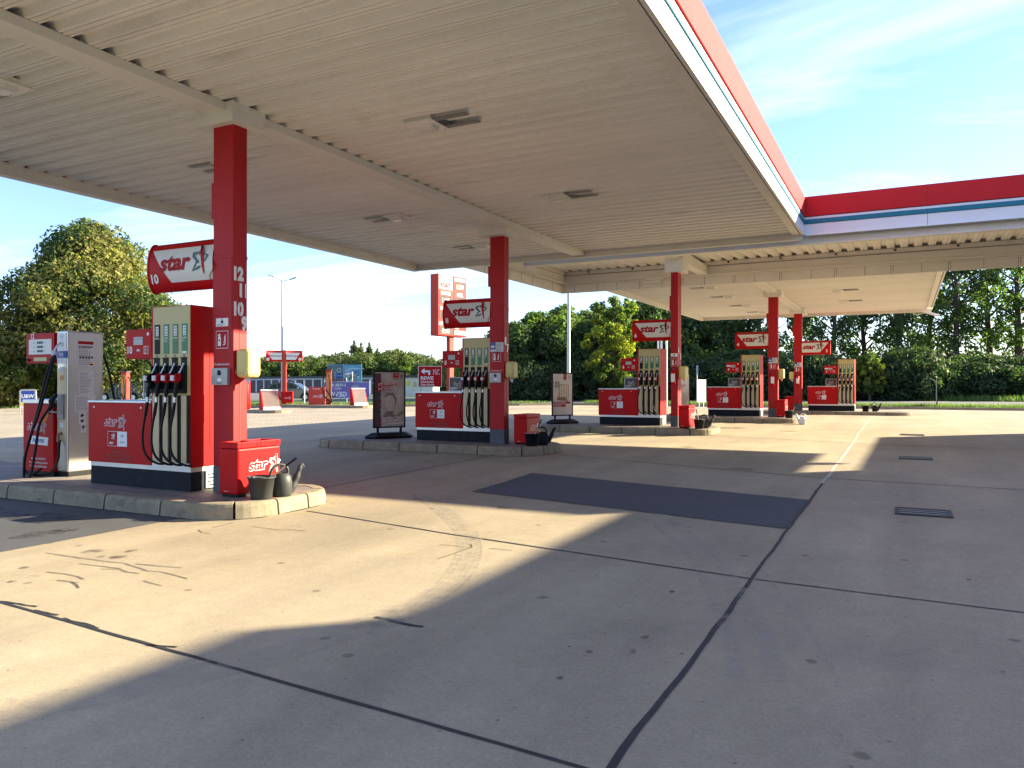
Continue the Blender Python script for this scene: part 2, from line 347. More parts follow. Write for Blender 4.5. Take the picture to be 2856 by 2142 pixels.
def paver_mat():
    m = mat('block_pavers', (.4, .3, .2), .85); n = m.node_tree; b = n.nodes['Principled BSDF']; K = n.nodes.new
    t = K('ShaderNodeTexCoord'); br = K('ShaderNodeTexBrick'); br.inputs['Scale'].default_value = 1; br.inputs['Brick Width'].default_value = .22; br.inputs['Row Height'].default_value = .12
    br.inputs['Mortar Size'].default_value = .008; br.inputs['Color1'].default_value = (.34, .285, .21, 1); br.inputs['Color2'].default_value = (.28, .235, .175, 1); br.inputs['Mortar'].default_value = (.13, .11, .09, 1)
    n.links.new(t.outputs['Object'], br.inputs['Vector'])
    no = K('ShaderNodeTexNoise'); no.inputs['Scale'].default_value = .5; no.inputs['Detail'].default_value = 6; n.links.new(t.outputs['Object'], no.inputs['Vector'])
    mr = K('ShaderNodeMapRange'); mr.inputs['From Min'].default_value = .3; mr.inputs['From Max'].default_value = .7; mr.inputs['To Min'].default_value = .85; mr.inputs['To Max'].default_value = 1.15; n.links.new(no.outputs['Fac'], mr.inputs['Value'])
    s = K('ShaderNodeVectorMath'); s.operation = 'SCALE'; n.links.new(br.outputs['Color'], s.inputs[0]); n.links.new(mr.outputs[0], s.inputs['Scale']); n.links.new(s.outputs[0], b.inputs['Base Color'])
    return m
M['pavers'] = paver_mat()
M['grassg'] = mat('grass_ground', (0.055, 0.095, 0.022), 0.9, nz=[(.25, .25, U1), (3, .25, U1), (40, .3, U1)], bump=(30, .6, .03))
M['blade'] = mat('grass_blade', (0.10, 0.16, 0.035), 0.6, trans=.4, rpi=.4)

def yslab(mb, x0, x1, y0, y1, dz, m, nx=1):
    ys = sorted(set([y0, y1] + [y for y in (5, 45) if y0 < y < y1]))
    for a, b in zip(ys[:-1], ys[1:]): mb.quad((x0, a, g(a) + dz), (x1, a, g(a) + dz), (x1, b, g(b) + dz), (x0, b, g(b) + dz), m)
mb = MB(); yslab(mb, -900, 900, -300, 1200, -.03, 'grassg'); struct(mb.build('ground'))
mb = MB(); yslab(mb, -19, 16, -25, 44.6, 0, 'concrete'); struct(mb.build('forecourt'))
mb = MB()
pl = [(-19, -25), (-19, 44.6), (-21, 42.5), (-35.6, 31.8), (-46, 34), (-60, 30), (-60, -25)]
def fan(mb, pl, dz, m, up=0):
    mb.raw([(x, y, g(y) + dz + up) for x, y in pl], [tuple(range(len(pl)))], m)
def strips(mb, near, far, dz, m):
    for (a, b, c, d) in zip(near[:-1], near[1:], far[1:], far[:-1]):
        mb.quad(*[(p[0], p[1], g(p[1]) + dz) for p in (a, b, c, d)], m)
strips(mb, [(-60, -25), (-19, -25)], [(-60, 5), (-19, 5)], -.005, 'pavers')
strips(mb, [(-60, 5), (-46, 5), (-35.6, 5), (-21, 5), (-19, 5)], [(-52, 26), (-44, 29.5), (-35.6, 31.8), (-21, 42.5), (-19, 44.6)], -.005, 'pavers')
struct(mb.build('pavement'))
RN = [(-200, 120), (-120, 85), (-64, 47), (-38, 34.5), (-20, 45.5), (1.3, 48.5), (30, 49.5), (120, 50)]
RF = [(-200, 180), (-120, 125), (-78, 80), (-52, 58), (-32, 66), (2, 68), (34, 69), (120, 70)]
mb = MB(); strips(mb, RN, RF, -.015, 'road')
struct(mb.build('road'))
mb = MB()
def linestrip(mb, pts, wd, dz, m):
    for a, b in zip(pts[:-1], pts[1:]):
        d = (Vector(b) - Vector(a)).normalized(); n = Vector((-d.y, d.x)) * wd / 2
        q = [Vector(a) + n, Vector(a) - n, Vector(b) - n, Vector(b) + n]
        mb.quad(*[(p.x, p.y, g(p.y) + dz) for p in q], m)
for i in range(9): linestrip(mb, [(2 + i * 6, 58.7 + i * .05), (5 + i * 6, 58.75 + i * .05)], .15, -.008, 'white')
for i in range(8): linestrip(mb, [(-30 + i * 4, 56 + i * .3), (-28 + i * 4, 56.1 + i * .3)], .15, -.008, 'white')
struct(mb.build('road_marking'))
# kerb of the verge
def kerb_run(name, pts, h=.13, wd=.16):
    mb = MB()
    for a, b in zip(pts[:-1], pts[1:]):
        a = Vector(a); b = Vector(b); n_ = max(1, int((b - a).length / 1.0)); d = (b - a) / n_; u = d.normalized(); nn = Vector((-u.y, u.x)) * wd
        for i in range(n_):
            p = a + d * i + u * .006; q = a + d * (i + 1) - u * .006
            v = []
            for z in (-.05, h):
                for c in (p, q, q + nn, p + nn): v.append((c.x, c.y, g(c.y) + z))
            mb.raw(v, [(3, 2, 1, 0), (4, 5, 6, 7), (0, 1, 5, 4), (1, 2, 6, 5), (2, 3, 7, 6), (3, 0, 4, 7)], 'kerb')
    return mb.build(name)
o = kerb_run('verge_kerb', [(16, 44.8), (-8, 44.6), (-19.4, 44.4), (-21.2, 42.3), (-35.4, 31.9)]); o['kind'] = 'structure'
mb = MB(); strips(mb, [(-35.4, 32.1), (-21.2, 42.5), (-19.4, 44.6), (-8, 44.8), (16, 45)], [(-38, 34.2), (-24, 43), (-20, 45.2), (1.3, 48.2), (30, 49.2)], .06, 'grassg'); struct(mb.build('verge'))
# grass blades on the verge and beyond the road: countless
def blades(name, n, samp, hmin, hmax, wd, seed, base=.05):
    r = random.Random(seed); mb = MB(); v = []; f = []
    for i in range(n):
        x, y = samp(r); h = r.uniform(hmin, hmax); a = r.uniform(0, 6.28); lx, ly = r.gauss(0, .25) * h, r.gauss(0, .25) * h
        dx_, dy_ = math.cos(a) * wd, math.sin(a) * wd; z = g(y) + base; k = len(v)
        v += [(x - dx_, y - dy_, z), (x + dx_, y + dy_, z), (x + lx, y + ly, z + h)]; f.append((k, k + 1, k + 2))
    mb.raw(v, f, 'blade'); o = mb.build(name); tag(o, kind='stuff'); return o
def s1(r):
    x = r.uniform(-18, 16); return x, 45.0 + r.random() ** 1.6 * (1.6 + (x + 18) * .06)
tag(blades('grass', 26000, s1, .05, .30, .018, 3), 'sunlit green grass with seed heads along the kerb of the forecourt', 'grass')
def s2(r):
    t = r.random(); x = -35.4 + t * 15.6; return x - r.random() * 1.6, 32.2 + t * 11.6 + r.random() * 1.4
tag(blades('grass', 9000, s2, .05, .25, .02, 4), 'dry grass strip between the block paving and the road', 'grass')
def s3(r): return r.uniform(-70, -46), r.uniform(22, 42)
tag(blades('grass', 22000, s3, .06, .22, .03, 5, -.03), 'bright green lawn beyond the pavers at the left', 'grass')
def s4(r): return r.uniform(-36, 34), 69 + r.random() * 4
tag(blades('grass', 26000, s4, .10, .6, .035, 6, -.03), 'shaded long grass along the foot of the tree belt', 'grass')

# slab joints, cracks, patches
def wavy(pts, wd, jit, seed, step=.22):
    r = random.Random(seed); res = []
    for a, b in zip(pts[:-1], pts[1:]):
        a = Vector(a); b = Vector(b); n_ = max(2, int((b - a).length / step))
        for i in range(n_): res.append(a.lerp(b, i / n_))
    res.append(Vector(pts[-1])); out = []
    off = 0; wv = wd
    for i, p in enumerate(res):
        off = off * .8 + r.gauss(0, jit); wv = wv * .7 + .3 * wd * r.uniform(.55, 1.5)
        d = (res[min(i + 1, len(res) - 1)] - res[max(i - 1, 0)]).normalized(); n_ = Vector((-d.y, d.x))
        out.append((p + n_ * (off + wv / 2), p + n_ * (off - wv / 2)))
    return out
def ribbon(mb, pts, wd, jit, seed, m, dz=.004, step=.22):
    w_ = wavy(pts, wd, jit, seed, step)
    v = []; [v.extend([(a.x, a.y, g(a.y) + dz), (b.x, b.y, g(b.y) + dz)]) for a, b in w_]
    mb.raw(v, [(2 * i, 2 * i + 1, 2 * i + 3, 2 * i + 2) for i in range(len(w_) - 1)], m)
mb = MB()
ribbon(mb, [(-1.0, -8), (-1.03, 2.8), (-1.04, 6.1), (-1.06, 9.0), (-1.08, 12.2)], .034, .005, 1, 'tar')
ribbon(mb, [(-1.08, 12.2), (-1.12, 20), (-1.2, 31), (-1.2, 35.5)], .050, .006, 2, 'palelit')  # same joint past the shade edge, sunlight put into its paler colour
ribbon(mb, [(-9.9, 3.4), (-5.57, 3.126), (-4.409, 3.045), (-3.07, 2.954), (-1.06, 2.80)], .022, .0018, 3, 'tar')
ribbon(mb, [(-6.28, 6.98), (-4, 6.55), (-1.06, 6.11)], .024, .003, 4, 'tar')
ribbon(mb, [(-1.02, 6.11), (.7, 6.02), (6, 5.8)], .018, .003, 5, 'tar')
ribbon(mb, [(-1.02, 2.8), (6, 2.5)], .018, .003, 15, 'tar')
ribbon(mb, [(-6.56, 14.67), (-2.55, 13.3), (-1.06, 12.87), (.2, 12.75), (7, 12.4)], .026, .003, 6, 'tar')
ribbon(mb, [(-4.8, 21.4), (-1.1, 20.2), (7, 19.6)], .03, .003, 7, 'tar')
ribbon(mb, [(-3.4, 27.9), (-1.2, 27.3), (7, 26.8)], .03, .003, 8, 'tar')
ribbon(mb, [(-7.42, 7.85), (-7.5, 13.9)], .024, .003, 9, 'tar')
ribbon(mb, [(-7.5, 15.6), (-7.65, 21.1)], .03, .003, 10, 'palelit')  # sunlit end of the joint above, its brightness painted into the colour
ribbon(mb, [(-12.4, 15.3), (-19, 15.6)], .02, .004, 11, 'tar')
ribbon(mb, [(1.5, 36), (5.6, 33)], .04, .003, 12, 'tar')
ribbon(mb, [(-18.95, -10), (-18.95, 44)], .06, .004, 13, 'palelit')
for yy in (17.2, 24.5): ribbon(mb, [(.4, yy), (7, yy - .3)], .02, .003, int(yy), 'palelit')
struct(mb.build('paving_joint'))
mb = MB()
CR = [[(-6.816, 4.223), (-6.563, 4.221), (-6.036, 4.256), (-5.84, 4.277), (-5.63, 4.229), (-5.435, 4.18)], [(-5.435, 4.18), (-5.303, 4.211), (-4.936, 4.156)], [(-6.162, 4.089), (-5.918, 4.12), (-5.695, 4.136)], [(-5.824, 4.055), (-5.683, 4.127), (-5.539, 4.091), (-5.413, 4.105)], [(-5.734, 4.307), (-5.488, 4.34), (-5.272, 4.381)], [(-6.118, 3.796), (-5.935, 3.818), (-5.762, 3.816), (-5.635, 3.786)], [(-5.79, 3.667), (-5.637, 3.686), (-5.563, 3.692)], [(-5.637, 3.686), (-5.522, 3.649), (-5.419, 3.603)], [(-5.185, 3.962), (-5.044, 3.938), (-4.928, 3.927)], [(-6.49, 5.597), (-6.329, 5.507), (-6.218, 5.506)], [(-6.137, 5.983), (-5.733, 5.947), (-5.658, 6.007), (-5.456, 6.038)], [(-6.438, 5.739), (-6.487, 6.059)], [(-3.865, 6.087), (-3.526, 6.126)], [(-3.618, 6.235), (-3.537, 6.12), (-3.554, 5.773), (-3.567, 5.596)], [(-3.377, 6.161), (-3.15, 6.175)]]
CW = [[(-5.579, 3.138), (-5.392, 3.154), (-5.218, 3.165)], [(-5.16, 3.119), (-4.903, 3.114)], [(-4.814, 3.09), (-4.586, 3.075), (-4.417, 3.049)], [(-3.886, 2.995), (-3.768, 3.018), (-3.7, 3.035)], [(-3.042, 4.031), (-2.92, 4.001), (-2.721, 3.97), (-2.656, 3.982)]]
for i, c in enumerate(CR): ribbon(mb, c, .009, .002, 30 + i, 'tar', step=.05)
for i, c in enumerate(CW): ribbon(mb, c, .016 if i < 4 else .03, .004, 60 + i, 'tar', step=.04)
struct(mb.build('paving_crack'))
mb = MB(); fan(mb, [(-5.30, 9.20), (-1.09, 8.32), (-1.09, 10.43), (-5.47, 11.46)], .003, 'patch')
pq = [(-5.30, 9.20), (-1.09, 8.32), (-1.09, 10.43), (-5.47, 11.46), (-5.30, 9.20)]
for i in range(4): ribbon(mb, [pq[i], pq[i + 1]], .022, .004, 80 + i, 'tar', dz=.0045, step=.09)
struct(mb.build('repair_patch'))
mb = MB(); yslab(mb, -18.9, -7.22, -20, 6.2, .003, 'asphalt'); struct(mb.build('refuelling_lane'))
# oil stains: soft alpha blotches
def stain_mat(name, c, a):
    m = bpy.data.materials.new(name); m.use_nodes = True; n = m.node_tree; b = n.nodes['Principled BSDF']; b.inputs['Base Color'].default_value = (*c, 1); b.inputs['Roughness'].default_value = .6
    t = n.nodes.new('ShaderNodeTexCoord'); no = n.nodes.new('ShaderNodeTexNoise'); no.inputs['Scale'].default_value = 9; no.inputs['Detail'].default_value = 6
    n.links.new(t.outputs['Object'], no.inputs['Vector'])
    mr = n.nodes.new('ShaderNodeMapRange'); mr.inputs['From Min'].default_value = .38; mr.inputs['From Max'].default_value = .62; mr.inputs['To Max'].default_value = a
    n.links.new(no.outputs['Fac'], mr.inputs['Value']); n.links.new(mr.outputs[0], b.inputs['Alpha']); return m
M['stain'] = stain_mat('oil_stain', (.05, .04, .035), .6); M['wheel'] = stain_mat('tyre_track', (.13, .11, .085), .17); M['pale'] = stain_mat('worn_track', (.36, .33, .28), .28)
mb = MB(); r = random.Random(5)
def blot(x, y, rx, ry, m='stain', dz=.0055):
    k = 14; mb.raw([(x + rx * math.cos(6.283 * i / k) * r.uniform(.75, 1.15), y + ry * math.sin(6.283 * i / k) * r.uniform(.75, 1.15), g(y) + dz) for i in range(k)], [tuple(range(k))], m)
for (x, y, a, b) in [(-6.505, 4.445, 0.087, 0.097), (-6.215, 4.62, 0.044, 0.065), (-6.096, 4.408, 0.068, 0.068), (-6.239, 4.344, 0.031, 0.038), (-6.428, 3.799, 0.035, 0.04), (-6.063, 3.662, 0.046, 0.037), (-6.05, 3.488, 0.033, 0.029), (-7.721, 4.735, 0.186, 0.302), (-7.704, 4.976, 0.12, 0.127), (-1.575, 4.041, 0.02, 0.026), (-1.365, 4.153, 0.027, 0.035), (-1.374, 4.421, 0.029, 0.034), (-1.617, 4.578, 0.024, 0.027), (-1.607, 4.368, 0.011, 0.02), (-1.708, 4.067, 0.008, 0.014), (-1.497, 5.474, 0.023, 0.036), (-2.152, 5.679, 0.017, 0.034), (-0.25, 3.559, 0.017, 0.015), (0.453, 4.732, 0.014, 0.019), (-1.568, 3.61, 0.019, 0.022), (-1.615, 3.026, 0.007, 0.011), (0.009, 5.557, 0.012, 0.023), (-1.106, 4.242, 0.012, 0.021), (-1.125, 4.021, 0.009, 0.012), (0.434, 6.809, 0.021, 0.024), (0.126, 4.943, 0.011, 0.013)] + [(-8.6, 5.3, .5, .3), (-9.6, 5.2, .8, .3), (-4.3, 8.2, .10, .06), (-5.6, 8.3, .10, .06), (-2.5, 13.6, .25, .12), (-4.4, 17.5, .2, .15), (-5.0, 25, .6, .4), (-3.1, 24.2, .3, .2), (-14, 36, 1.5, .4), (-16, 38, 1.0, .3)]: blot(x, y, a, b)
struct(mb.build('oil_stain'))
mb = MB()
def arc(cx, cy, rad, a0, a1, wd, m, dz):
    k = 40; v = []
    for i in range(k + 1):
        a = R(a0 + (a1 - a0) * i / k)
        for q in (rad - wd / 2, rad + wd / 2): x, y = cx + q * math.cos(a), cy + q * math.sin(a); v.append((x, y, g(y) + dz))
    mb.raw(v, [(2 * i, 2 * i + 1, 2 * i + 3, 2 * i + 2) for i in range(k)], m)
def track(pts, off, wd, m, dz):
    Q = [Vector(p) for p in pts]; v = []; S_ = []
    for i in range(len(Q) - 1):
        for k in range(6): S_.append(Q[i].lerp(Q[i + 1], k / 6))
    S_.append(Q[-1])
    for _ in range(6): S_ = [S_[0]] + [(S_[i - 1] + S_[i] * 2 + S_[i + 1]) / 4 for i in range(1, len(S_) - 1)] + [S_[-1]]
    for i, p in enumerate(S_):
        d = (S_[min(i + 1, len(S_) - 1)] - S_[max(i - 1, 0)]).normalized(); n_ = Vector((-d.y, d.x))
        for q in (off - wd / 2, off + wd / 2): a = p + n_ * q; v.append((a.x, a.y, g(a.y) + dz))
    mb.raw(v, [(2 * i, 2 * i + 1, 2 * i + 3, 2 * i + 2) for i in range(len(S_) - 1)], m)
AL = [(-5.9, 8.76), (-4.9, 7.8), (-4.08, 6.92), (-3.56, 6.17), (-3.24, 5.53), (-3.03, 4.96), (-2.94, 4.35), (-2.93, 3.7)]
AR = [(-2.60, 8.6), (-2.01, 7.66), (-1.47, 6.64), (-1.13, 5.7), (-.87, 4.98), (-.70, 4.38), (-.64, 4.06)]
for k in range(6): track([AL[:6], AL[1:], AL[2:7]][k % 3], -.12 + k * .041 + .006 * (k % 3), .010 + .008 * (k % 2), 'wheel', .0062)
track(AL, 0, .24, 'pale', .0058); track([(-2.94, 4.3), (-3.1, 3.2), (-3.5, 2.3), (-4.2, 1.6)], 0, .3, 'pale', .0058)
track(AR, .06, .12, 'pale', .0058); track(AR, -.14, .10, 'pale', .0058); track(AR[2:], .35, .03, 'pale', .0059)
struct(mb.build('tyre_mark'))

# drain grates
def drain(x0, x1, y0, y1, label):
    z = g(y0); t = thing('drain_grate', ((x0 + x1) / 2, (y0 + y1) / 2, z + .004), label, 'drain', 'drain grates along the gutter line')
    w_, h_ = (x1 - x0) / 2, (y1 - y0) / 2
    mb = MB(); mb.box(-w_, w_, -h_, -h_ + .04, -.01, .012, 'iron'); mb.box(-w_, w_, h_ - .04, h_, -.01, .012, 'iron')
    mb.box(-w_, -w_ + .05, -h_ + .04, h_ - .04, -.01, .012, 'iron'); mb.box(w_ - .05, w_, -h_ + .04, h_ - .04, -.01, .012, 'iron'); mb.build('frame', t, key='dframe%.2f' % w_)
    mb = MB(); mb.quad((-w_, -h_, .0008), (w_, -h_, .0008), (w_, h_, .0008), (-w_, h_, .0008), 'tar'); mb.build('pit', t)
    mb = MB()
    for i in range(7): y = -h_ + .06 + i * (2 * h_ - .12) / 6; mb.box(-w_ + .05, w_ - .05, y - .012, y + .012, .002, .011, 'grey' if i % 2 else 'iron')
    mb.build('bars', t)
drain(-.10, .48, 9.75, 10.28, 'iron drain grate nearest the viewer, on the shaded concrete')
drain(-.10, .48, 16.6, 17.1, 'iron drain grate in the middle of the row of three')
drain(-.10, .48, 23.7, 24.2, 'iron drain grate farthest away, where the shop shadow ends')

# ------------------------------------------------------------------ canopies
def trap(mb, x0, x1, y0, y1, z, along, m, pitch=.31):
    prof = [(0, 0), (.028, 0), (.030, .022), (.042, .022), (.044, 0), (.094, 0), (.096, .022), (.108, .022), (.110, 0), (.138, 0), (.160, .085), (.20, .085), (.208, .075), (.236, .075), (.244, .085), (.285, .085), (.307, 0)]
    a0, a1 = (y0, y1) if along == 'x' else (x0, x1); pts = []; k = 0
    while True:
        for p, h in prof:
            a = a0 + k * pitch + p
            if a > a1: break
            pts.append((a, h))
        else: k += 1; continue
        break
    v = []
    for a, h in pts:
        if along == 'x': v += [(x0, a, z + h), (x1, a, z + h)]
        else: v += [(a, y0, z + h), (a, y1, z + h)]
    mb.raw(v, [(2 * i, 2 * i + 1, 2 * i + 3, 2 * i + 2) for i in range(len(pts) - 1)], m)
def fascia(mb, a, b, n, z=4.87, red=.42):
    # a,b ends (x,y) ; n outward normal; layered profile (out, z)
    a = Vector(a); b = Vector(b); n = Vector(n)
    def strip(o0, o1, z0, z1, m):
        v = []
        for zz in (z0, z1):
            for p in (a, b):
                for o_ in (o0, o1): q = p + n * o_; v.append((q.x, q.y, zz))
        mb.raw(v, [(0, 1, 3, 2), (4, 6, 7, 5), (1, 5, 7, 3), (0, 2, 6, 4), (0, 4, 5, 1), (2, 3, 7, 6)], m)
    strip(-.05, .0, z, z + .236, 'faswhite'); strip(-.05, -.015, z + .236, z + .246, 'faswin')
    strip(-.05, .020, z + .246, z + .340, 'fasteal'); strip(-.05, .0, z + .340, z + .395, 'faswhite'); strip(-.05, -.02, z + .395, z + .41, 'faswin')
    strip(-.05, .025, z + .41, z + .43 + red, 'fasred')
    d = (b - a); L_ = d.length; d.normalize(); k = int(L_ / 3.0)
    for i in range(1, k + 1):                                   # thin panel seams
        p = a + d * (i * L_ / (k + 1)); q0, q1 = p - d * .004, p + d * .004
        for (o_, z0, z1) in ((.002, z, z + .236), (.022, z + .246, z + .34), (.027, z + .41, z + .43 + red)):
            r0, r1 = q0 + n * o_, q1 + n * o_
            mb.quad((r0.x, r0.y, z0), (r1.x, r1.y, z0), (r1.x, r1.y, z1), (r0.x, r0.y, z1), 'faswin')
def canopy(label, x0, x1, y0, y1, dz, bx, caps, rightred=True):
    c = ((x0 + x1) / 2, (y0 + y1) / 2)
    t = thing('forecourt_canopy', (0, 0, 0), label, 'canopy')
    zs = 4.908 + dz
    mb = MB(); trap(mb, x0 + .14, x1 - .05, y0 + .06, y1 - .06, zs, 'x', 'sheet'); mb.build('soffit_sheet', t)
    mb = MB(); mb.quad((x0 + .02, y0 + .02, zs + .14), (x1 - .04, y0 + .02, zs + .14), (x1 - .04, y1 - .02, zs + .14), (x0 + .02, y1 - .02, zs + .14), 'roofd'); mb.build('roof', t)
    mb = MB(); mb.box(bx - .155, bx + .155, y0 + .12, y1 - .12, 4.80 + dz, 4.905 + dz, 'beam'); mb.build('beam', t, .004)
    mb = MB(); mb.box(bx - .05, bx + .05, y0 + .2, y1 - .2, 4.9055 + dz, 4.965 + dz, 'mgrey'); mb.build('closure_strip', t)
    mb = MB(); fascia(mb, (x1, y0), (x1, y1), (1, 0), 4.87 + dz)
    mb.build('fascia', t)
    mb = MB(); mb.box(x1 - .23, x1 - .075, y0, y1, 4.865 + dz, 4.9 + dz, 'beam'); mb.box(x1 - .074, x1 - .052, y0, y1, 4.885 + dz, 4.9 + dz, 'faswin'); mb.box(x1 - .051, x1 - .002, y0, y1, 4.855 + dz, 4.868 + dz, 'beam'); mb.build('edge_trim', t)
    mb = MB(); mb.box(x0 + .11, x0 + .18, y0, y1, 4.765 + dz, 4.935 + dz, 'beam'); mb.box(x0, x0 + .18, y0, y1, 4.748 + dz, 4.762 + dz, 'beam')
    for i in range(int((y1 - y0) / 1.55)): y = y0 + .9 + i * 1.55; mb.box(x0 + .18, x0 + .19, y, y + .07, 4.90 + dz, 4.945 + dz, 'beam')
    mb.build('gutter', t)
    mb = MB(); mb.box(x0 - .02, x0 + .015, y0, y1, 4.763 + dz, 5.06 + dz, 'fasred'); mb.build('fascia', t)
    mb = MB(); mb.box(x0 + .02, x1 - .03, y1 - .09, y1 - .02, 4.77 + dz, 4.93 + dz, 'beam'); mb.box(x0, x1 - .06, y1 - .14, y1, 4.755 + dz, 4.768 + dz, 'beam'); mb.build('end_trim', t)
    mb = MB(); mb.box(x0 + .02, x1 - .03, y0, y0 + .07, 4.77 + dz, 4.93 + dz, 'beam'); mb.build('end_trim', t)
    for (cx0, cx1, cy0, cy1) in caps:
        mb = MB(); mb.box(cx0, cx1, cy0, cy1, 4.67 + dz, 4.912 + dz, 'beam'); mb.build('column_head', t, .006)
    return t
near = canopy('near canopy of cream ribbed metal with red and white edge, over pumps 10 and 8', -12.56, -2.01, 3.0, 18.4, 0, -7.425, [(-7.80, -7.16, 6.67, 7.21), (-8.10, -7.44, 14.3, 14.9)])
mb = MB(); fascia(mb, (-12.56, 3.0), (-2.01, 3.0), (0, -1)); mb.build('fascia', near)
far = canopy('far canopy of cream ribbed metal, over pumps 4 and 2 near the trees', -9.35, 1.12, 25.78, 39.7, .05, -4.29, [(-4.62, -3.98, 29.3, 29.9), (-4.62, -3.98, 36.7, 37.3)])
mb = MB(); fascia(mb, (-9.35, 39.7), (1.12, 39.7), (0, 1), 4.92); mb.build('fascia', far)
# middle canopy: raised ceiling inside a ring of girders
t = thing('forecourt_canopy', (0, 0, 0), 'middle canopy with raised ceiling and deep girders above pump 6', 'canopy')
X0, X1, Y0, Y1 = -11.1, 7.75, 18.41, 25.7
mb = MB(); trap(mb, X0 + .25, X1 - .1, Y0 + .12, Y1 - .22, 5.56, 'y', 'sheet', .36); mb.build('soffit_sheet', t)
mb = MB(); mb.quad((X0, Y0, 5.69), (X1, Y0, 5.69), (X1, Y1, 5.69), (X0, Y1, 5.69), 'roofd'); mb.build('roof', t)
mb = MB(); mb.box(-9.1, X1, 18.50, 18.72, 4.672, 4.70, 'beam'); mb.box(-9.1, X1, 18.60, 18.63, 4.70, 5.05, 'beam'); mb.box(-9.1, X1, 18.50, 18.72, 5.05, 5.07, 'beam'); mb.box(-9.12, -9.1, 18.5, 18.72, 4.66, 5.07, 'beam'); mb.build('girder', t, .003)
mb = MB()
mb.box(X0 + .2, X1, 25.42, 25.60, 5.125, 5.15, 'beam'); mb.box(X0 + .2, X1, 25.50, 25.53, 5.15, 5.41, 'beam'); mb.box(X0 + .2, X1, 25.46, 25.50, 5.41, 5.418, 'faswin'); mb.box(X0 + .2, X1, 25.49, 25.53, 5.418, 5.555, 'beam'); mb.build('girder', t)
mb = MB()
mb.box(X0 + .14, X0 + .32, Y0 + .3, 25.40, 5.125, 5.15, 'beam'); mb.box(X0 + .2, X0 + .23, Y0 + .3, 25.45, 5.15, 5.41, 'beam'); mb.box(X0 + .23, X0 + .24, Y0 + .3, 25.45, 5.41, 5.418, 'faswin'); mb.box(X0 + .2, X0 + .235, Y0 + .3, 25.45, 5.418, 5.555, 'beam'); mb.build('girder', t)
mb = MB(); mb.box(X0 + .03, X1, 25.62, 25.66, 4.805, 5.69, 'beam')
r = random.Random(3)
for i in range(24):
    x = X0 + .6 + i * .78 + r.uniform(-.1, .1); mb.box(x, x + .012, 25.617, 25.62, 4.81, 5.12, 'faswin' if i % 3 == 0 else 'mgrey')
    if i % 2: mb.box(x + .06, x + .072, 25.617, 25.62, 4.88, 5.12, 'mgrey')
mb.build('parapet_lining', t)
mb = MB(); mb.box(X0 + .03, X0 + .07, Y0, 25.62, 4.805, 5.69, 'beam')
for i in range(8): mb.box(X0 + .07, X0 + .073, 19 + i * .82, 19.012 + i * .82, 4.81, 5.12, 'faswin' if i % 2 else 'mgrey')
mb.build('parapet_lining', t)
mb = MB(); mb.tube([(X0 + .35, 25.57, 5.09), (-7.95, 25.57, 5.09)], .022, 'beam', 8); mb.tube([(-7.2, 25.57, 5.10), (X1, 25.57, 5.10)], .022, 'beam', 8); mb.build('conduit', t)
mb = MB(); mb.box(-6.07, -5.77, 18.72, 25.40, 5.13, 5.42, 'beam'); mb.build('beam', t, .004)
mb = MB(); mb.box(-6.20, -5.66, 21.9, 22.5, 4.765, 5.20, 'beam'); mb.build('column_head', t, .006)
mb = MB(); fascia(mb, (-2.008, Y0 - .02), (X1, Y0 - .02), (0, -1)); mb.build('fascia', t)
mb = MB(); fascia(mb, (X0, Y0 + .02), (X0, Y1), (-1, 0), 4.87, .2); mb.build('fascia', t)
mb = MB(); fascia(mb, (X0, Y1), (-9.4, Y1), (0, 1)); mb.build('fascia', t); mb = MB(); fascia(mb, (1.2, Y1), (X1, Y1), (0, 1)); mb.build('fascia', t)
mb = MB(); mb.box(-1.95, X1, Y0 - .07, Y0 + .09, 4.845, 4.866, 'alu'); mb.box(-1.95, X1, Y0 + .02, Y0 + .06, 4.866, 5.69, 'beam'); mb.build('edge_trim', t)
for i in range(11): mb = MB(); mb.box(0, .07, 25.47, 25.489, 5.475, 5.53, 'dgrey'); mb.build('clip', t, key='clip', loc=(-10 + i * 1.62, 0, 0))
mb = MB(); mb.box(7.75, 8.15, 23.6, 23.75, 4.75, 4.95, 'beam'); mb.build('link_beam', t)
mb = MB(); mb.box(X1 - .03, X1, 18.5, 25.6, 4.84, 5.69, 'beam'); mb.build('end_trim', t)

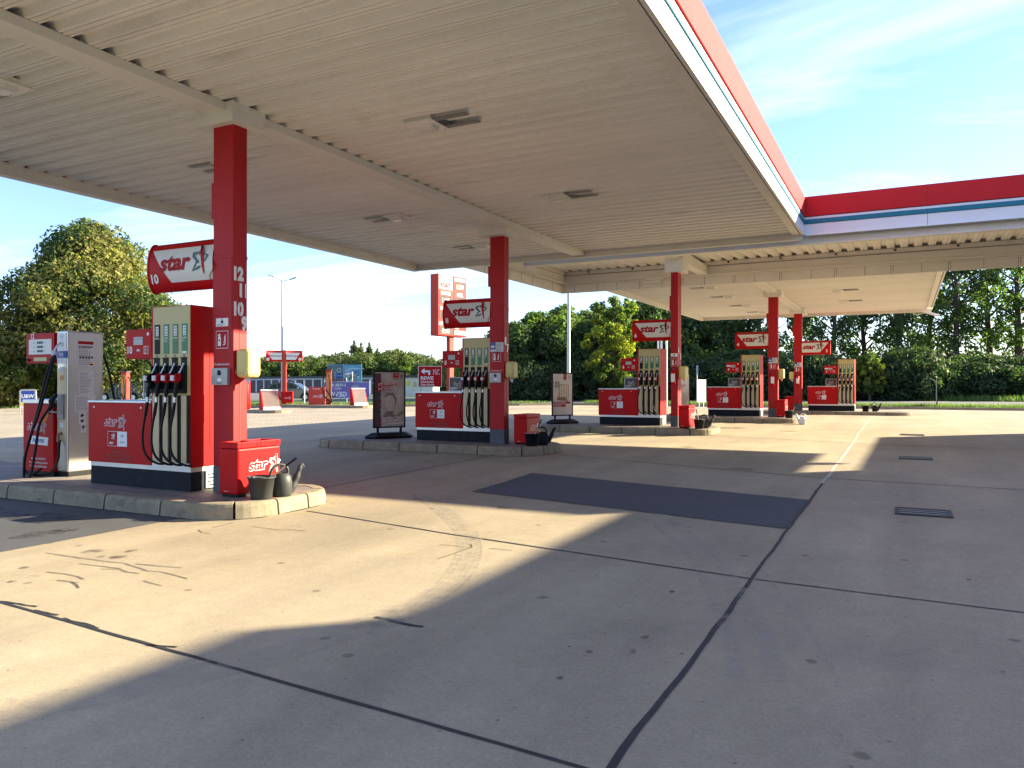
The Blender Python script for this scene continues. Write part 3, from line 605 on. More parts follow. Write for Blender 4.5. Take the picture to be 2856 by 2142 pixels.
# ceiling lights
def clight(x, y, z, label, side):
    t = thing('ceiling_light', (x, y, z), label, 'ceiling light', 'square lights under the canopies')
    mb = MB(); mb.box(-.22, .22, -.22, .22, -.012, 0, 'platew'); mb.box(-.21, .21, -.21, .21, 0, .06, 'beam')
    for sx in (-.18, .18):
        for sy in (-.19, .19): mb.cyl(sx, sy, -.016, -.012, .008, 'dgrey', 8)
    mb.build('plate', t, key='clp')
    mb = MB(); prof = [(.10, -.075), (.14, -.06), (.15, -.012)]
    v = []; k = 20
    for r_, z_ in prof:
        for i in range(k):
            a = 6.2832 * i / k; cx = math.copysign(abs(math.cos(a)) ** .5, math.cos(a)); sy = math.copysign(abs(math.sin(a)) ** .5, math.sin(a)); v.append((cx * r_ * 1.15, sy * r_ * .72, z_))
    mb.raw(v, [(a * k + i, a * k + (i + 1) % k, (a + 1) * k + (i + 1) % k, (a + 1) * k + i) for a in range(2) for i in range(k)] + [tuple(range(k))[::-1]], 'lens'); mb.build('diffuser', t, key='cld')
    mb = MB(); s = side
    mb.box(min(s * .22, s * .72), max(s * .22, s * .72), -.20, -.10, -.006, .002, 'mgrey'); mb.box(min(s * .22, s * .72), max(s * .22, s * .72), .10, .20, -.006, .002, 'mgrey'); mb.box(min(s * .22, s * .34), max(s * .22, s * .34), -.10, .10, -.004, .002, 'dgrey')
    mb.build('old_cutout', t, key='clc%d' % s)
for i, (x, y, l, s) in enumerate([(-5.6, 4.1, 'square canopy light nearest the near end on the fascia side', 1), (-5.58, 8.45, 'square canopy light beside pump 10 column, on the shop side of the beam', 1), (-5.6, 12.78, 'square canopy light between pumps 10 and 8, shop side of the beam', 1),
                     (-9.12, 5.15, 'square canopy light cut by the left picture edge', -1), (-9.2, 8.55, 'square canopy light partly behind the red column of pump 10', -1), (-9.13, 12.8, 'square canopy light above and behind pump 8 sign, road side of the beam', -1), (-9.2, 16.4, 'square canopy light in the last bay before the canopy corner', -1)]):
    clight(x, y, 4.893, l, s)
for (x, y, l, s) in [(-6.1, 27.4, 'far canopy light nearest the girder on the road side', -1), (-6.07, 30.5, 'far canopy light second from the girder, road side', -1), (-6.06, 34.3, 'far canopy light third from the girder, road side', -1), (-5.95, 37.6, 'far canopy light at the far end, road side', -1),
                     (-2.2, 30.4, 'far canopy light on the shop side, nearer one', 1), (-2.25, 34.4, 'far canopy light on the shop side, farther one', 1)]: clight(x, y, 4.943, l, s)
t = thing('bulkhead_light', (-7.6, 25.52, 5.08), 'cream bulkhead light with cable on the middle canopy girder', 'wall light')
mb = MB(); mb.box(-.30, .30, -.09, .08, -.02, .09, 'beam'); mb.build('housing', t, .02); mb = MB(); mb.box(-.26, .26, -.08, .05, -.10, -.022, 'lens'); mb.build('diffuser', t, .02)
t = thing('floodlight', (.62, 39.0, 4.72), 'small white floodlight hanging at the far right corner of the far canopy', 'floodlight')
mb = MB(); mb.tube([(-.25, 0, .23), (-.27, 0, .0), (-.1, .1, -.08), (.1, .1, .0)], .02, 'beam', 6); mb.build('arm', t)
mb = MB(); mb.prism([(.05, .05), (.75, -.20), (.78, -.12), (.08, .14)], 'y', -.15, .15, 'white'); mb.build('head', t, .01)
# shop: outside the frame on the right, it throws the shade over the right of the forecourt
t = thing('petrol_shop', (8.1, 5, 0), 'long low shop building with glass front beside the forecourt', 'building')
def B(name, *a, bev=0):
    mb = MB(); [mb.box(*q) for q in a]; return mb.build(name, t, bev)
B('wall', (.1, 12, -20, 17.5, 0, 5.4, 'shopwall')); B('wall', (.1, 12, 17.5, 25.7, 0, 4.4, 'shopwall'))
B('roof', (0, 12.2, -20, 9.3, 5.4, 6.05, 'fasred')); B('roof', (0, 12.2, 9.3, 17.5, 5.4, 5.70, 'fasred')); B('roof', (0, 12.2, 17.5, 25.7, 4.4, 4.61, 'faswhite'))
for i in range(8):
    f = B('window', (.06, .1, -18 + i * 4.2, -14.4 + i * 4.2, .5, 3.0, 'alu')); mb = MB(); mb.box(.03, .06, -17.8 + i * 4.2, -14.6 + i * 4.2, .6, 2.9, 'shopglass'); mb.build('pane', f)
# ------------------------------------------------------------------ pump islands
def island(x0, x1, y0, y1, zt, label, rad=.62):
    cx, cy = (x0 + x1) / 2, (y0 + y1) / 2; zg = g(y0) - .02
    t = thing('pump_island', (cx, cy, 0), label, 'pump island', 'raised islands carrying the fuel pumps')
    ax, ay = (x1 - x0) / 2, (y1 - y0) / 2
    # outline, anticlockwise, starting at the middle of the near side
    P = []
    def arc_(ox, oy, a0, a1):
        for i in range(13): a = R(a0 + (a1 - a0) * i / 12); P.append(Vector((ox + rad * math.cos(a), oy + rad * math.sin(a))))
    P.append(Vector((-ax + rad, -ay))); P.append(Vector((ax - rad, -ay))); arc_(ax - rad, -ay + rad, -90, 0); arc_(ax - rad, ay - rad, 0, 90); arc_(-ax + rad, ay - rad, 90, 180); arc_(-ax + rad, -ay + rad, 180, 270)
    P.append(P[0]); S = [0]
    for a, b in zip(P[:-1], P[1:]): S.append(S[-1] + (b - a).length)
    def at(s):
        s = s % S[-1]
        for i in range(len(P) - 1):
            if S[i + 1] >= s and S[i + 1] > S[i]:
                u = (P[i + 1] - P[i]).normalized(); return P[i] + u * (s - S[i]), Vector((u.y, -u.x))
        return P[-1], Vector((0, -1))
    mb = MB(); r_ = random.Random(int(x0 * 10)); s = 0; tot = S[-1]; line = 2 * ax - 2 * rad
    while s < tot - .05:
        L_ = .98 if (s < line - .3 or (s > line + 3.0 and s < 2 * line + 2)) else .50
        e = min(s + L_, tot); k = max(2, int((e - s) / .08)); pr = []
        dz = r_.uniform(-.003, .003)
        for i in range(k + 1):
            p, n = at(s + .014 + (e - s - .028) * i / k)
            for o_, z in ((.045, zg), (.028, zt - .045 + dz), (.018, zt - .016 + dz), (0.0, zt - .003 + dz), (-.02, zt + dz), (-.13, zt + dz), (-.13, zt - .05)):
                q = p + n * o_; pr.append((q.x, q.y, z))
        f = []
        for i in range(k):
            for j in range(6): f.append((i * 7 + j, i * 7 + 7 + j, i * 7 + 8 + j, i * 7 + 1 + j))
        f.append(tuple(range(7))); f.append(tuple(k * 7 + j for j in range(7))[::-1]); mb.raw(pr, f, 'kerb'); s = e
    mb.build('kerb', t)
    mb = MB(); ring = []
    for i in range(80):
        p, n = at(tot * i / 80 + .001); q = p - n * .12; ring.append((q.x, q.y, zt - .004))
    mb.raw(ring, [tuple(range(80))], 'islandtop')
    inn = [Vector((a[0], a[1])) for a in ring]
    v = []
    for i in range(80):
        p, n = at(tot * i / 80 + .001); v += [(*(p + n * .0), zg), (*(p + n * .0), zt - .06)]
    mb.raw(v, [(2 * i, 2 * i + 1, (2 * i + 3) % 160, (2 * i + 2) % 160) for i in range(80)], 'tar')
    v = []
    for i in range(80):
        p, n = at(tot * i / 80 + .001); a, b = p + n * .040, p + n * (.062 + .012 * math.sin(i * 2.3)); v += [(a.x, a.y, g(cy + a.y) + .0065), (b.x, b.y, g(cy + b.y) + .0065)]
    mb.raw(v, [(2 * i, 2 * i + 1, (2 * i + 3) % 160, (2 * i + 2) % 160) for i in range(80)], 'tar')
    mb.build('paving', t)
    mb = MB()
    y = -ay + .30
    mb.quad((-ax + .3, y - .006, zt - .0018), (ax - .35, y - .006, zt - .0018), (ax - .35, y + .006, zt - .0018), (-ax + .3, y + .006, zt - .0018), 'tar')
    for i in range(int(2 * ax / 1.3)): x = -ax + .9 + i * 1.3; mb.quad((x, -ay + .14, zt - .0015), (x + .012, -ay + .14, zt - .0015), (x + .012, ay - .14, zt - .0015), (x, ay - .14, zt - .0015), 'tar')
    mb.build('slab_joint', t)
    return t
ZI = {10: .187, 8: .238, 6: .284, 4: .325, 2: .339}
island(-17.0, -6.45, 6.02, 7.85, ZI[10], 'concrete kerbed island nearest the viewer, under pumps 12 and 10')
island(-12.4, -6.6, 13.85, 15.65, ZI[8], 'concrete kerbed island with dark advertising stand under pump 8')
island(-10.8, -4.75, 21.15, 23.0, ZI[6], 'concrete kerbed island under pump 6 in the middle of the row')
island(-9.0, -3.35, 28.3, 30.2, ZI[4], 'concrete kerbed island under pump 4, white watering can at its tip')
island(-6.2, .25, 36.3, 38.1, ZI[2], 'concrete kerbed island farthest away, under pump 2')

# ------------------------------------------------------------------ columns with their signs
def blackline_text(mb, o, ux, uy, w_, h_, n, m='dgrey', seed=1):
    r_ = random.Random(seed); o = Vector(o); ux = Vector(ux); uy = Vector(uy)
    for i in range(n):
        a = o + uy * (h_ * (i + .25) / n); ww = w_ * r_.uniform(.55, 1)
        x = 0
        while x < ww - .02 * w_:
            l_ = min(r_.uniform(.04, .16) * w_, ww - x); p = a + ux * x; q = p + ux * l_; z = uy * (h_ / n * .38); mb.quad(p, q, q + z, p + z, m); x += l_ + .025 * w_
def column(num, X0, X1, Y0, Y1, ztop, zi, nums, label, side=-1, notice='cam', glove=False, towel=True, plate=True):
    cx, cy = (X0 + X1) / 2, (Y0 + Y1) / 2; hx, hy = (X1 - X0) / 2, (Y1 - Y0) / 2; H = ztop - zi
    t = thing('canopy_column', (cx, cy, zi), label, 'column', 'red columns carrying the canopies')
    mb = MB(); mb.box(-hx, hx, -hy, hy, .31, H, 'redcol'); mb.build('shaft', t, .006)
    mb = MB(); mb.box(-hx - .002, hx + .002, -hy - .002, hy + .002, 0, .31, 'colbase'); mb.build('base_cladding', t)
    mb = MB(); mb.box(-hx - .02, hx + .004, -hy - .006, hy + .004, 2.86, 2.90, 'redcol'); mb.box(-hx - .004, hx - .02, -hy - .006, -hy - .0005, 2.0, 2.86, 'redcol'); mb.build('sign_bracket', t, .003)
    mb = MB(); mb.box(hx + .0005, hx + .0035, -.012, -.004, .32, 2.4, 'faswin'); mb.build('seam', t)
    if plate: mb = MB(); mb.box(-hx - .07, -hx - .0, -.08, .08, 3.38, 3.82, 'redcol'); mb.build('hanger_plate', t, .004)
    # bulged sign
    W, ry, rz, zc = 1.18, .125, .315, 2.83
    xa, xb = (-hx - W, -hx) if side < 0 else (hx, hx + W); K = 28
    prof = [(math.sin(6.28319 * i / K) * ry, zc + math.cos(6.28319 * i / K) * rz) for i in range(K)]
    def ell(mb, x0, x1, s_, m):
        v = [(x, p * s_, zc + (q - zc) * s_) for x in (x0, x1) for p, q in prof]
        mb.raw(v, [(i, (i + 1) % K, K + (i + 1) % K, K + i) for i in range(K)], m, True); mb.raw(v, [tuple(range(K)), tuple(range(K, 2 * K))[::-1]], m)
    mb = MB(); ell(mb, xa, xb, 1.0, 'red'); b = mb.build('sign_box', t)
    mb = MB(); e = xa if side < 0 else xb; ell(mb, e - .012, e + .012, 1.05, 'red'); mb.build('end_cap', b)
    def surf(z): return -ry * math.sqrt(max(0, 1 - ((z - zc) / rz) ** 2)) - .002
    mb = MB(); rows = 10; v = []
    for i in range(rows + 1):
        z = zc + .222 - .43 * i / rows; u0 = .055 + .30 * i / rows
        l_, r_ = (xa + W * u0, xb) if side < 0 else (xa, xb - W * u0)
        v += [(l_, surf(z), z), (r_, surf(z), z)]
    mb.raw(v, [(2 * i, 2 * i + 1, 2 * i + 3, 2 * i + 2) for i in range(rows)], 'signwhite', True); mb.build('sign_panel', b)
    mb = MB(); yf = -ry - .005
    if side < 0:
        w_ = star_word(mb, (xa + W * .19, yf, zc - .05), EX, EZ, .285); star_mark(mb, (xa + W * .815, yf - .001, zc + .05), EX, EZ, .27)
        mb.text(str(num), .16, (xa + W * .045, surf(zc - .2) - .004, zc - .20), EX, Vector((0, surf(zc - .09) - surf(zc - .2), .11)).normalized(), 'white', 'l', .04)
    else:
        star_word(mb, (xa + W * .03, yf, zc - .05), EX, EZ, .27); star_mark(mb, (xa + W * .64, yf - .001, zc + .06), EX, EZ, .275)
        mb.text(str(num), .16, (xb - W * .08, surf(zc - .2) - .004, zc - .20), EX, Vector((0, surf(zc - .09) - surf(zc - .2), .11)).normalized(), 'white', 'r', .04)
    mb.build('lettering', b)
    # hanging cable loop at the sign end
    mb = MB(); q = -hx if side < 0 else hx; mb.tube([(q, -hy - .01, 2.86), (q - .04 * -side * -1, -hy - .02, 2.78), (q - .045, -hy - .02, 2.66), (q - .01, -hy - .015, 2.55)], .006, 'lred', 6); mb.build('cable', t)
    # numbers on the side face
    mb = MB()
    for s_, fr, z in nums:
        mb.text(s_, .215, (hx + .003, -hy + fr * 2 * hy, z), EY, EZ, 'white', 'c', .065, 0, .80)
    if nums: mb.build('number_lettering', t)
    # stickers on the front
    mb = MB(); yf = -hy - .008; xl = -hx + .055
    if num in (6,): xl = -hx + .005
    ws = min(.205, 2 * hx - .01)
    if notice == 'cam':
        mb.box(xl, xl + ws, yf, yf + .004, 2.03, 2.13, 'white'); mb.box(xl + ws * .4, xl + ws * .6, yf - .001, yf, 2.07, 2.10, 'black'); mb.box(xl + ws * .47, xl + ws * .53, yf - .001, yf, 2.095, 2.12, 'black'); blackline_text(mb, (xl + .02, yf - .001, 2.035), EX, EZ, ws - .04, .03, 2)
    else:
        mb.box(-hx + .012, hx - .012, yf, yf + .004, 1.97, 2.17, 'paper'); mb.box(-hx + .012, -hx + .14, yf - .001, yf, 2.02, 2.17, 'blue'); mb.box(-hx + .03, -hx + .11, yf - .002, yf - .001, 2.06, 2.10, 'white'); blackline_text(mb, (-hx + .15, yf - .001, 1.98), EX, EZ, .16, .17, 9)
    mb.build('notice_sticker', t)
    mb = MB(); z0, z1 = 1.76, 1.975
    mb.box(xl, xl + ws, yf, yf + .004, z0, z1, 'white'); mb.box(xl + .006, xl + ws - .006, yf - .001, yf, z0 + .006, z1 - .006, 'lred')
    k = ws / .205
    mb.box(xl + .035 * k, xl + .085 * k, yf - .002, yf - .001, z0 + .03, z0 + .14, 'white'); mb.box(xl + .045 * k, xl + .075 * k, yf - .002, yf - .001, z0 + .14, z0 + .18, 'white'); mb.box(xl + .03 * k, xl + .055 * k, yf - .002, yf - .001, z0 + .155, z0 + .168, 'white')
    mb.box(xl + .047 * k, xl + .073 * k, yf - .0025, yf - .002, z0 + .09, z0 + .11, 'lred')
    for i in range(4): mb.stroke([(.115 * k + .01 * i, .04 + .03 * i), (.15 * k, .05 + .03 * i), (.165 * k, .08 + .03 * i)], [.004, .02, .004], (xl, yf - .002, z0), EX, EZ, 1, 'white')
    mb.build('extinguisher_sign', t)
    if glove:
        mb = MB(); mb.box(-hx + .015, hx - .05, -hy - .05, -hy, 1.31, 1.52, 'grey'); d = mb.build('glove_dispenser', t, .004)
        mb = MB(); y = -hy - .052; mb.lathe([(0, 0), (.001, 0)], 0, 0, 'white', 4)
        mb = MB(); mb.raw([(-.01 + .04 * math.cos(6.283 * i / 16), y, 1.375 + .024 * math.sin(6.283 * i / 16)) for i in range(16)], [tuple(range(16))], 'white')
        mb.box(-.045, .015, y, y + .002, 1.43, 1.475, 'black'); [mb.box(-.043 + i * .013, -.034 + i * .013, y, y + .002, 1.475, 1.492, 'black') for i in range(4)]
        mb.text('Diesel', .03, (-.02, y, 1.325), EX, EZ, 'dgrey', 'c'); mb.build('pictogram', d)
        mb = MB(); mb.text('Dieselhandschuhe', .036, (-.02, -hy - .004, 1.555), EX, EZ, 'white', 'c', .01); mb.build('caption', t)
    if towel:
        s = 1 if num != 2 else -1; a0 = hx if s > 0 else -hx - .21
        mb = MB(); mb.box(a0, a0 + .21, -hy + .02, hy + .04, 1.40, 1.76, 'cream'); d = mb.build('towel_dispenser', t, .055, seg=5)
        mb = MB(); mb.box(a0 + .004, a0 + .206, -hy + .017, hy + .043, 1.495, 1.498, 'beige'); mb.build('dispenser_seam', d)
        mb = MB(); mb.text('Papiertücher', .035, (a0 + .105, -hy + .018, 1.45), EX, EZ, 'beige', 'c'); mb.build('lettering', d)
        mb = MB(); mb.raw([(a0 + .06, 0, 1.41), (a0 + .16, .02, 1.41), (a0 + .15, .0, 1.33), (a0 + .13, .03, 1.30), (a0 + .10, .01, 1.33)], [(0, 1, 2, 4), (4, 2, 3)], 'paper'); mb.build('paper_towel', d)
    return t
column(10, -7.60, -7.26, 6.78, 7.00, 4.69, ZI[10], [('12', .38, 2.60), ('11', .72, 2.40), ('10', .38, 2.17), ('9', .78, 2.0)], 'red column nearest the viewer with sign 10 and numbers 12 to 9', glove=True)
column(8, -7.93, -7.59, 14.50, 14.72, 4.69, ZI[8], [('8', .30, 2.13), ('7', .75, 1.98)], 'red column with sign 8 and a grey glove dispenser', notice='blue', glove=True)
column(6, -6.05, -5.84, 22.0, 22.38, 4.78, ZI[6], [('6', .25, 2.15), ('5', .75, 1.98)], 'narrow red column with sign 6 under the middle canopy')
column(4, -4.47, -4.13, 29.50, 29.72, 4.74, ZI[4], [], 'red column with sign 4 and extinguisher, sign on its left', notice='blue')
column(2, -4.47, -4.13, 36.90, 37.12, 4.74, ZI[2], [], 'farthest red column, its sign 2 on the right-hand side', side=1, notice='blue')

def extinguisher(x, y, z, label):
    t = thing('fire_extinguisher', (x, y, z), label, 'fire extinguisher', 'extinguishers hanging on the columns')
    mb = MB(); mb.lathe([(0, 0), (.065, .005), (.072, .03), (.072, .36), (.05, .41), (.022, .43), (.022, .45), (0, .45)], 0, 0, 'red'); mb.build('cylinder', t, key='exc')
    mb = MB(); mb.raw([(.0745 * math.sin(a), -.0745 * math.cos(a), zz) for zz in (.08, .32) for a in [(-.9 + 1.8 * i / 8) for i in range(9)]], [(i, i + 1, i + 10, i + 9) for i in range(8)], 'white'); mb.build('label_sticker', t, key='exl')
    mb = MB(); mb.box(-.05, .05, -.012, .012, .46, .475, 'black'); mb.box(-.015, .02, -.015, .015, .44, .47, 'grey'); mb.build('valve', t, key='exv')
    mb = MB(); mb.tube([(-.02, 0, .455), (-.09, -.02, .44), (-.11, -.03, .33), (-.095, -.03, .18), (-.075, -.02, .08)], .011, 'black', 6); mb.build('hose', t, key='exh')
extinguisher(-5.95, 21.915, ZI[6] + 1.22, 'red extinguisher hanging on the column with sign 6')
extinguisher(-4.30, 29.41, ZI[4] + 1.15, 'red extinguisher hanging on the column with sign 4')
extinguisher(-4.30, 36.81, ZI[2] + 1.15, 'red extinguisher hanging on the column with sign 2')
extinguisher(-7.40, 7.09, ZI[10] + 1.0, 'red extinguisher behind the nearest column, below the yellowish towel box')

# ------------------------------------------------------------------ fuel pumps
FU = [('DIESEL', '', 'black'), ('SUPER', 'PLUS', 'green'), ('SUPER', '', 'green'), ('SUPER', 'E10', 'green')]
def pump(num, x, y, z, label):
    t = thing('fuel_pump', (x, y, z), label, 'fuel pump', 'red four-hose fuel pumps')
    K = lambda s: 'pump_' + s
    mb = MB(); mb.box(-1.93, -.02, .03, .64, 0, .235, 'plinth')
    for i in range(9): mb.cyl(-1.85 + i * .225, .029, 0, 0, .001, 'grey', 6)
    mb.build('plinth', t, .004, key=K('plinth'))
    mb = MB(); mb.box(-.03, -.004, .25, .63, .02, .232, 'alu')
    for i in range(4): mb.box(-.0035, -.002, .27, .61, .045 + i * .045, .062 + i * .045, 'black')
    mb.build('vent', t, key=K('vent'))
    mb = MB(); mb.box(-1.93, -.01, .025, .645, .236, .29, 'alu'); mb.build('base_strip', t, key=K('strip'))
    mb = MB(); mb.box(-1.96, -.715, .01, .60, .291, 1.075, 'red'); c = mb.build('cabinet', t, .006, key=K('cab'))
    mb = MB(); mb.box(-1.965, -.712, .0, .61, 1.076, 1.108, 'alu'); mb.build('cabinet_top', c, .008, key=K('top'))
    mb = MB(); mb.tube([(-1.83, .008, 1.02), (-1.83, .002, 1.02)], .012, 'alu', 10); mb.tube([(-.9, .008, 1.02), (-.9, .002, 1.02)], .012, 'alu', 10); mb.build('screw', c, key=K('screw'))
    mb = MB(); logo_outline(mb, (-1.63, .009, .78), EX, EZ, (0, -1, 0), .155)
    mb.box(-1.555, -1.175, .0075, .0095, .51, .705, 'white'); mb.box(-1.55, -1.365, .0065, .0075, .515, .70, 'lred')
    star_mark(mb, (-1.445, .006, .64), EX, EZ, .07, 'white', 'white'); mb.text('star', .05, (-1.52, .006, .54), EX, EZ, 'white', 'l', .03, .2)
    mb.stroke([(-.3, -.05), (-.1, .3), (.25, .3), (.42, .02)], [.05, .12, .14, .04], (-1.27, .007, .63), EX, EZ, .09, 'ldark'); mb.stroke([(-.25, .0), (.05, .12), (.15, -.2)], [.03, .1, .03], (-1.27, .007, .63), EX, EZ, .09, 'ldark')
    mb.text('ORLEN', .032, (-1.27, .007, .555), EX, EZ, 'ldark', 'c', .01)
    for i, s_ in enumerate(['Rauchen verboten!', 'Motor- u. Fremdheizung abstellen', 'Nur zulässige Gefäße befüllen']): mb.text(s_, .036, (-1.33, .007, .43 - i * .052), EX, EZ, 'ldark', 'c', .008)
    mb.build('lettering', c, key=K('let'))
    # tower
    mb = MB(); mb.box(-.713, 0, .012, .66, .291, 2.30, 'red'); tw = mb.build('tower', t, .012, key=K('tower'))
    mb = MB(); mb.box(-.67, -.004, .004, .0125, 1.185, 2.29, 'beige'); mb.build('front_panel', tw, .002, key=K('fp'))
    mb = MB()
    for k in range(5):
        a = -.67 + (.165 * k if k else 0) + (-.012 if k else 0); b = min(a + .125 if k else a + .118, -.006)
        if k == 4: continue
        mb.box(a + (.035 if k else 0), b - .0, -.004, .0115, .300, 1.183, 'beigemetal')
    mb.box(-.67, -.004, .0100, .0125, .295, 1.184, 'black'); mb.box(-.67, -.004, -.006, .0115, .292, .345, 'alu')
    mb.build('hose_panel', tw, key=K('hp'))
    mb = MB(); mb.box(0.0005, .0035, .30, .62, .55, 1.95, 'red'); mb.build('side_door', tw, .003, key=K('sd'))
    for k in range(4):
        xl = -.637 + .164 * k; xc = xl + .049
        nm1, nm2, cm = FU[k]
        mb = MB(); mb.box(xl, xl + .098, -.001, .0035, 1.70, 2.07, cm); mb.box(xl + .024, xl + .074, -.002, -.0011, 1.925, 2.045, 'white')
        for i in range(3): mb.box(xl + .034, xl + .064, -.0025, -.0021, 1.937 + .036 * i, 1.957 + .036 * i, 'mgrey')
        mb.text(nm1, .030, (xc, -.002, 1.885), EX, EZ, 'white', 'c', .008)
        if nm2: mb.text(nm2, .030, (xl + .008, -.002, 1.852), EX, EZ, 'white', 'l', .008)
        if k == 3: mb.box(xl + .01, xl + .088, -.002, -.0011, 1.705, 1.73, 'white')
        mb.build('fuel_label', tw, key=K('lab%d' % k))
        mb = MB(); mb.tube([(xc - .01, .004, 1.675), (xc - .01, -.002, 1.675)], .014, 'brown', 10); mb.build('lock', tw, key=K('lock%d' % k))
        mb = MB(); x0, x1 = xl - .012, xl + .092
        mb.box(x0, x1, .0, .0035, 1.21, 1.655, 'black'); mb.box(x0, x0 + .012, -.05, 0, 1.21, 1.55, 'blackp'); mb.box(x1 - .012, x1, -.05, 0, 1.21, 1.55, 'blackp'); mb.box(x0 + .012, x1 - .012, -.05, 0, 1.21, 1.26, 'blackp'); mb.box(x0, x1, -.012, 0, 1.64, 1.655, 'blackp')
        mb.build('nozzle_boot', tw, .003, key=K('boot%d' % k))
        # nozzle: spout up into the boot, body forward, swivel and hose below
        nz = MB(); cx = xc - .012; cm = 'black' if k == 0 else 'lred'
        nz.tube([(cx + .025, -.02, 1.58), (cx + .012, -.05, 1.50), (cx, -.09, 1.42)], .012, 'alu', 8)
        n = nz.build('nozzle', tw, key=K('nz%d' % k))
        nb = MB(); nb.prism([(-.17, 1.39), (-.155, 1.43), (-.075, 1.46), (-.045, 1.44), (-.06, 1.37), (-.11, 1.335), (-.15, 1.345)], 'x', cx - .031, cx + .031, cm)
        nb.build('nozzle_body', n, .012, key=K('nb%d' % k))
        nb = MB(); nb.box(cx - .027, cx + .027, -.178, -.158, 1.365, 1.428, 'paper'); nb.build('nozzle_label', n, key=K('nl%d' % k))
        nb = MB(); nb.tube([(cx, -.09, 1.35), (cx, -.12, 1.26), (cx - .004, -.125, 1.16)], [.027, .025, .018], 'blackp', 10); nb.tube([(cx + .03, -.05, 1.36), (cx + .03, -.075, 1.25), (cx + .012, -.11, 1.2)], .007, 'blackp', 6)
        nb.build('nozzle_grip', n, key=K('ng%d' % k))
        nb = MB(); nb.tube([(cx - .004, -.125, 1.165), (cx - .006, -.128, 1.09)], .018, 'alu', 10); nb.build('swivel', n, key=K('ns%d' % k))
        pts = []
        ctrl = [(cx - .006, -.128, 1.10), (cx - .03, -.135, .95), (cx - .06, -.145, .78), (cx - .065, -.15, .62), (cx - .035, -.145, .48), (cx + .03, -.12, .385), (cx + .11, -.07, .335), (cx + .15, -.015, .325)]
        V = [Vector(p) for p in ctrl]; V = [V[0]] + V + [V[-1]]
        for i in range(1, len(V) - 2):
            for q in range(5):
                u = q / 5; a, b, c_, d = V[i - 1:i + 3]; pts.append(.5 * ((2 * b) + (c_ - a) * u + (2 * a - 5 * b + 4 * c_ - d) * u * u + (3 * b - a - 3 * c_ + d) * u ** 3))
        pts.append(V[-1])
        h = MB(); h.tube(pts, [.020 if i < 6 else .0145 for i in range(len(pts))], 'black', 10); h.build('hose', tw, key=K('h%d' % k))
    # display box
    mb = MB(); mb.box(-1.255, -.715, .05, .34, 1.65, 2.03, 'red'); d = mb.build('display_box', t, .01, key=K('db'))
    mb = MB(); mb.box(-1.235, -.76, .044, .049, 1.685, 2.0, 'red'); mb.build('display_door', d, .004, key=K('dd'))
    mb = MB(); mb.box(-1.09, -.915, .040, .0445, 1.83, 1.93, 'lcd')
    for r_ in range(2):
        for i in range(6): mb.text('0', .05 - .012 * r_, (-1.075 + i * .028, .0395, 1.885 - .045 * r_), EX, EZ, 'mgrey', 'c')
    mb.box(-1.03, -.97, .040, .0445, 1.745, 1.775, 'lcd'); mb.build('screen', d, key=K('scr'))
    mb = MB(); mb.text(str(num), .13, (-1.165, .043, 1.72), EX, EZ, 'white', 'c', .03, 0, .85)
    mb.box(-.895, -.81, .041, .044, 1.71, 1.81, 'white'); mb.box(-.888, -.817, .040, .041, 1.717, 1.803, 'lred'); blackline_text(mb, (-.882, .0395, 1.722), EX, EZ, .06, .075, 4, 'white')
    mb.raw([(-.82 + .022 * math.cos(6.283 * i / 12), .043, 1.965 + .022 * math.sin(6.283 * i / 12)) for i in range(12)], [tuple(range(12))], 'white')
    if num in (4, 2): mb.box(-1.24, -1.09, .042, .046, 1.87, 1.92, 'white')
    mb.build('lettering', d)
    mb = MB(); mb.tube([(-1.262, .10, 1.83), (-1.275, .05, 1.83)], .022, 'black', 10); mb.build('knob', d, key=K('kn'))
    # advert frame standing on the cabinet
    mb = MB(); mb.box(-1.22, -.76, .28, .31, 1.109, 1.44, 'grey'); mb.box(-1.22, -.76, .24, .35, 1.109, 1.125, 'alu'); f = mb.build('advert_frame', c, .004, key=K('af'))
    mb = MB(); mb.box(-1.195, -.785, .275, .2795, 1.135, 1.42, 'dgrey')
    for (a, b, q) in ((-1.06, 1.29, .04), (-.93, 1.30, .035)):
        mb.raw([(a + q * math.cos(6.283 * i / 14), .2745, b + q * 1.3 * math.sin(6.283 * i / 14)) for i in range(14)], [tuple(range(14))], 'mgrey'); mb.box(a - .05, a + .05, .2742, .2745, b - .12, b - .05, 'brown')
    mb.text('2', .08, (-1.0, .2735, 1.24), EX, EZ, 'white', 'c', .02); mb.text('SPAREN', .055, (-1.18, .2735, 1.17), EX, EZ, 'white', 'l', .015); blackline_text(mb, (-1.18, .2735, 1.14), EX, EZ, .2, .02, 1, 'white')
    mb.box(-.85, -.79, .2735, .2745, 1.375, 1.415, 'lred'); mb.build('advert', f, key=K('ad'))
    return t
pump(10, -7.80, 6.60, ZI[10], 'red four-hose pump number 10 standing next to the nearest column')
pump(8, -8.06, 14.73, ZI[8], 'red four-hose pump number 8, second from the viewer')
pump(6, -6.48, 22.42, ZI[6], 'red four-hose pump number 6 under the middle canopy')
pump(4, -4.77, 29.62, ZI[4], 'red four-hose pump number 4 under the far canopy')
pump(2, -1.96, 37.17, ZI[2], 'red four-hose pump number 2, farthest away at right')

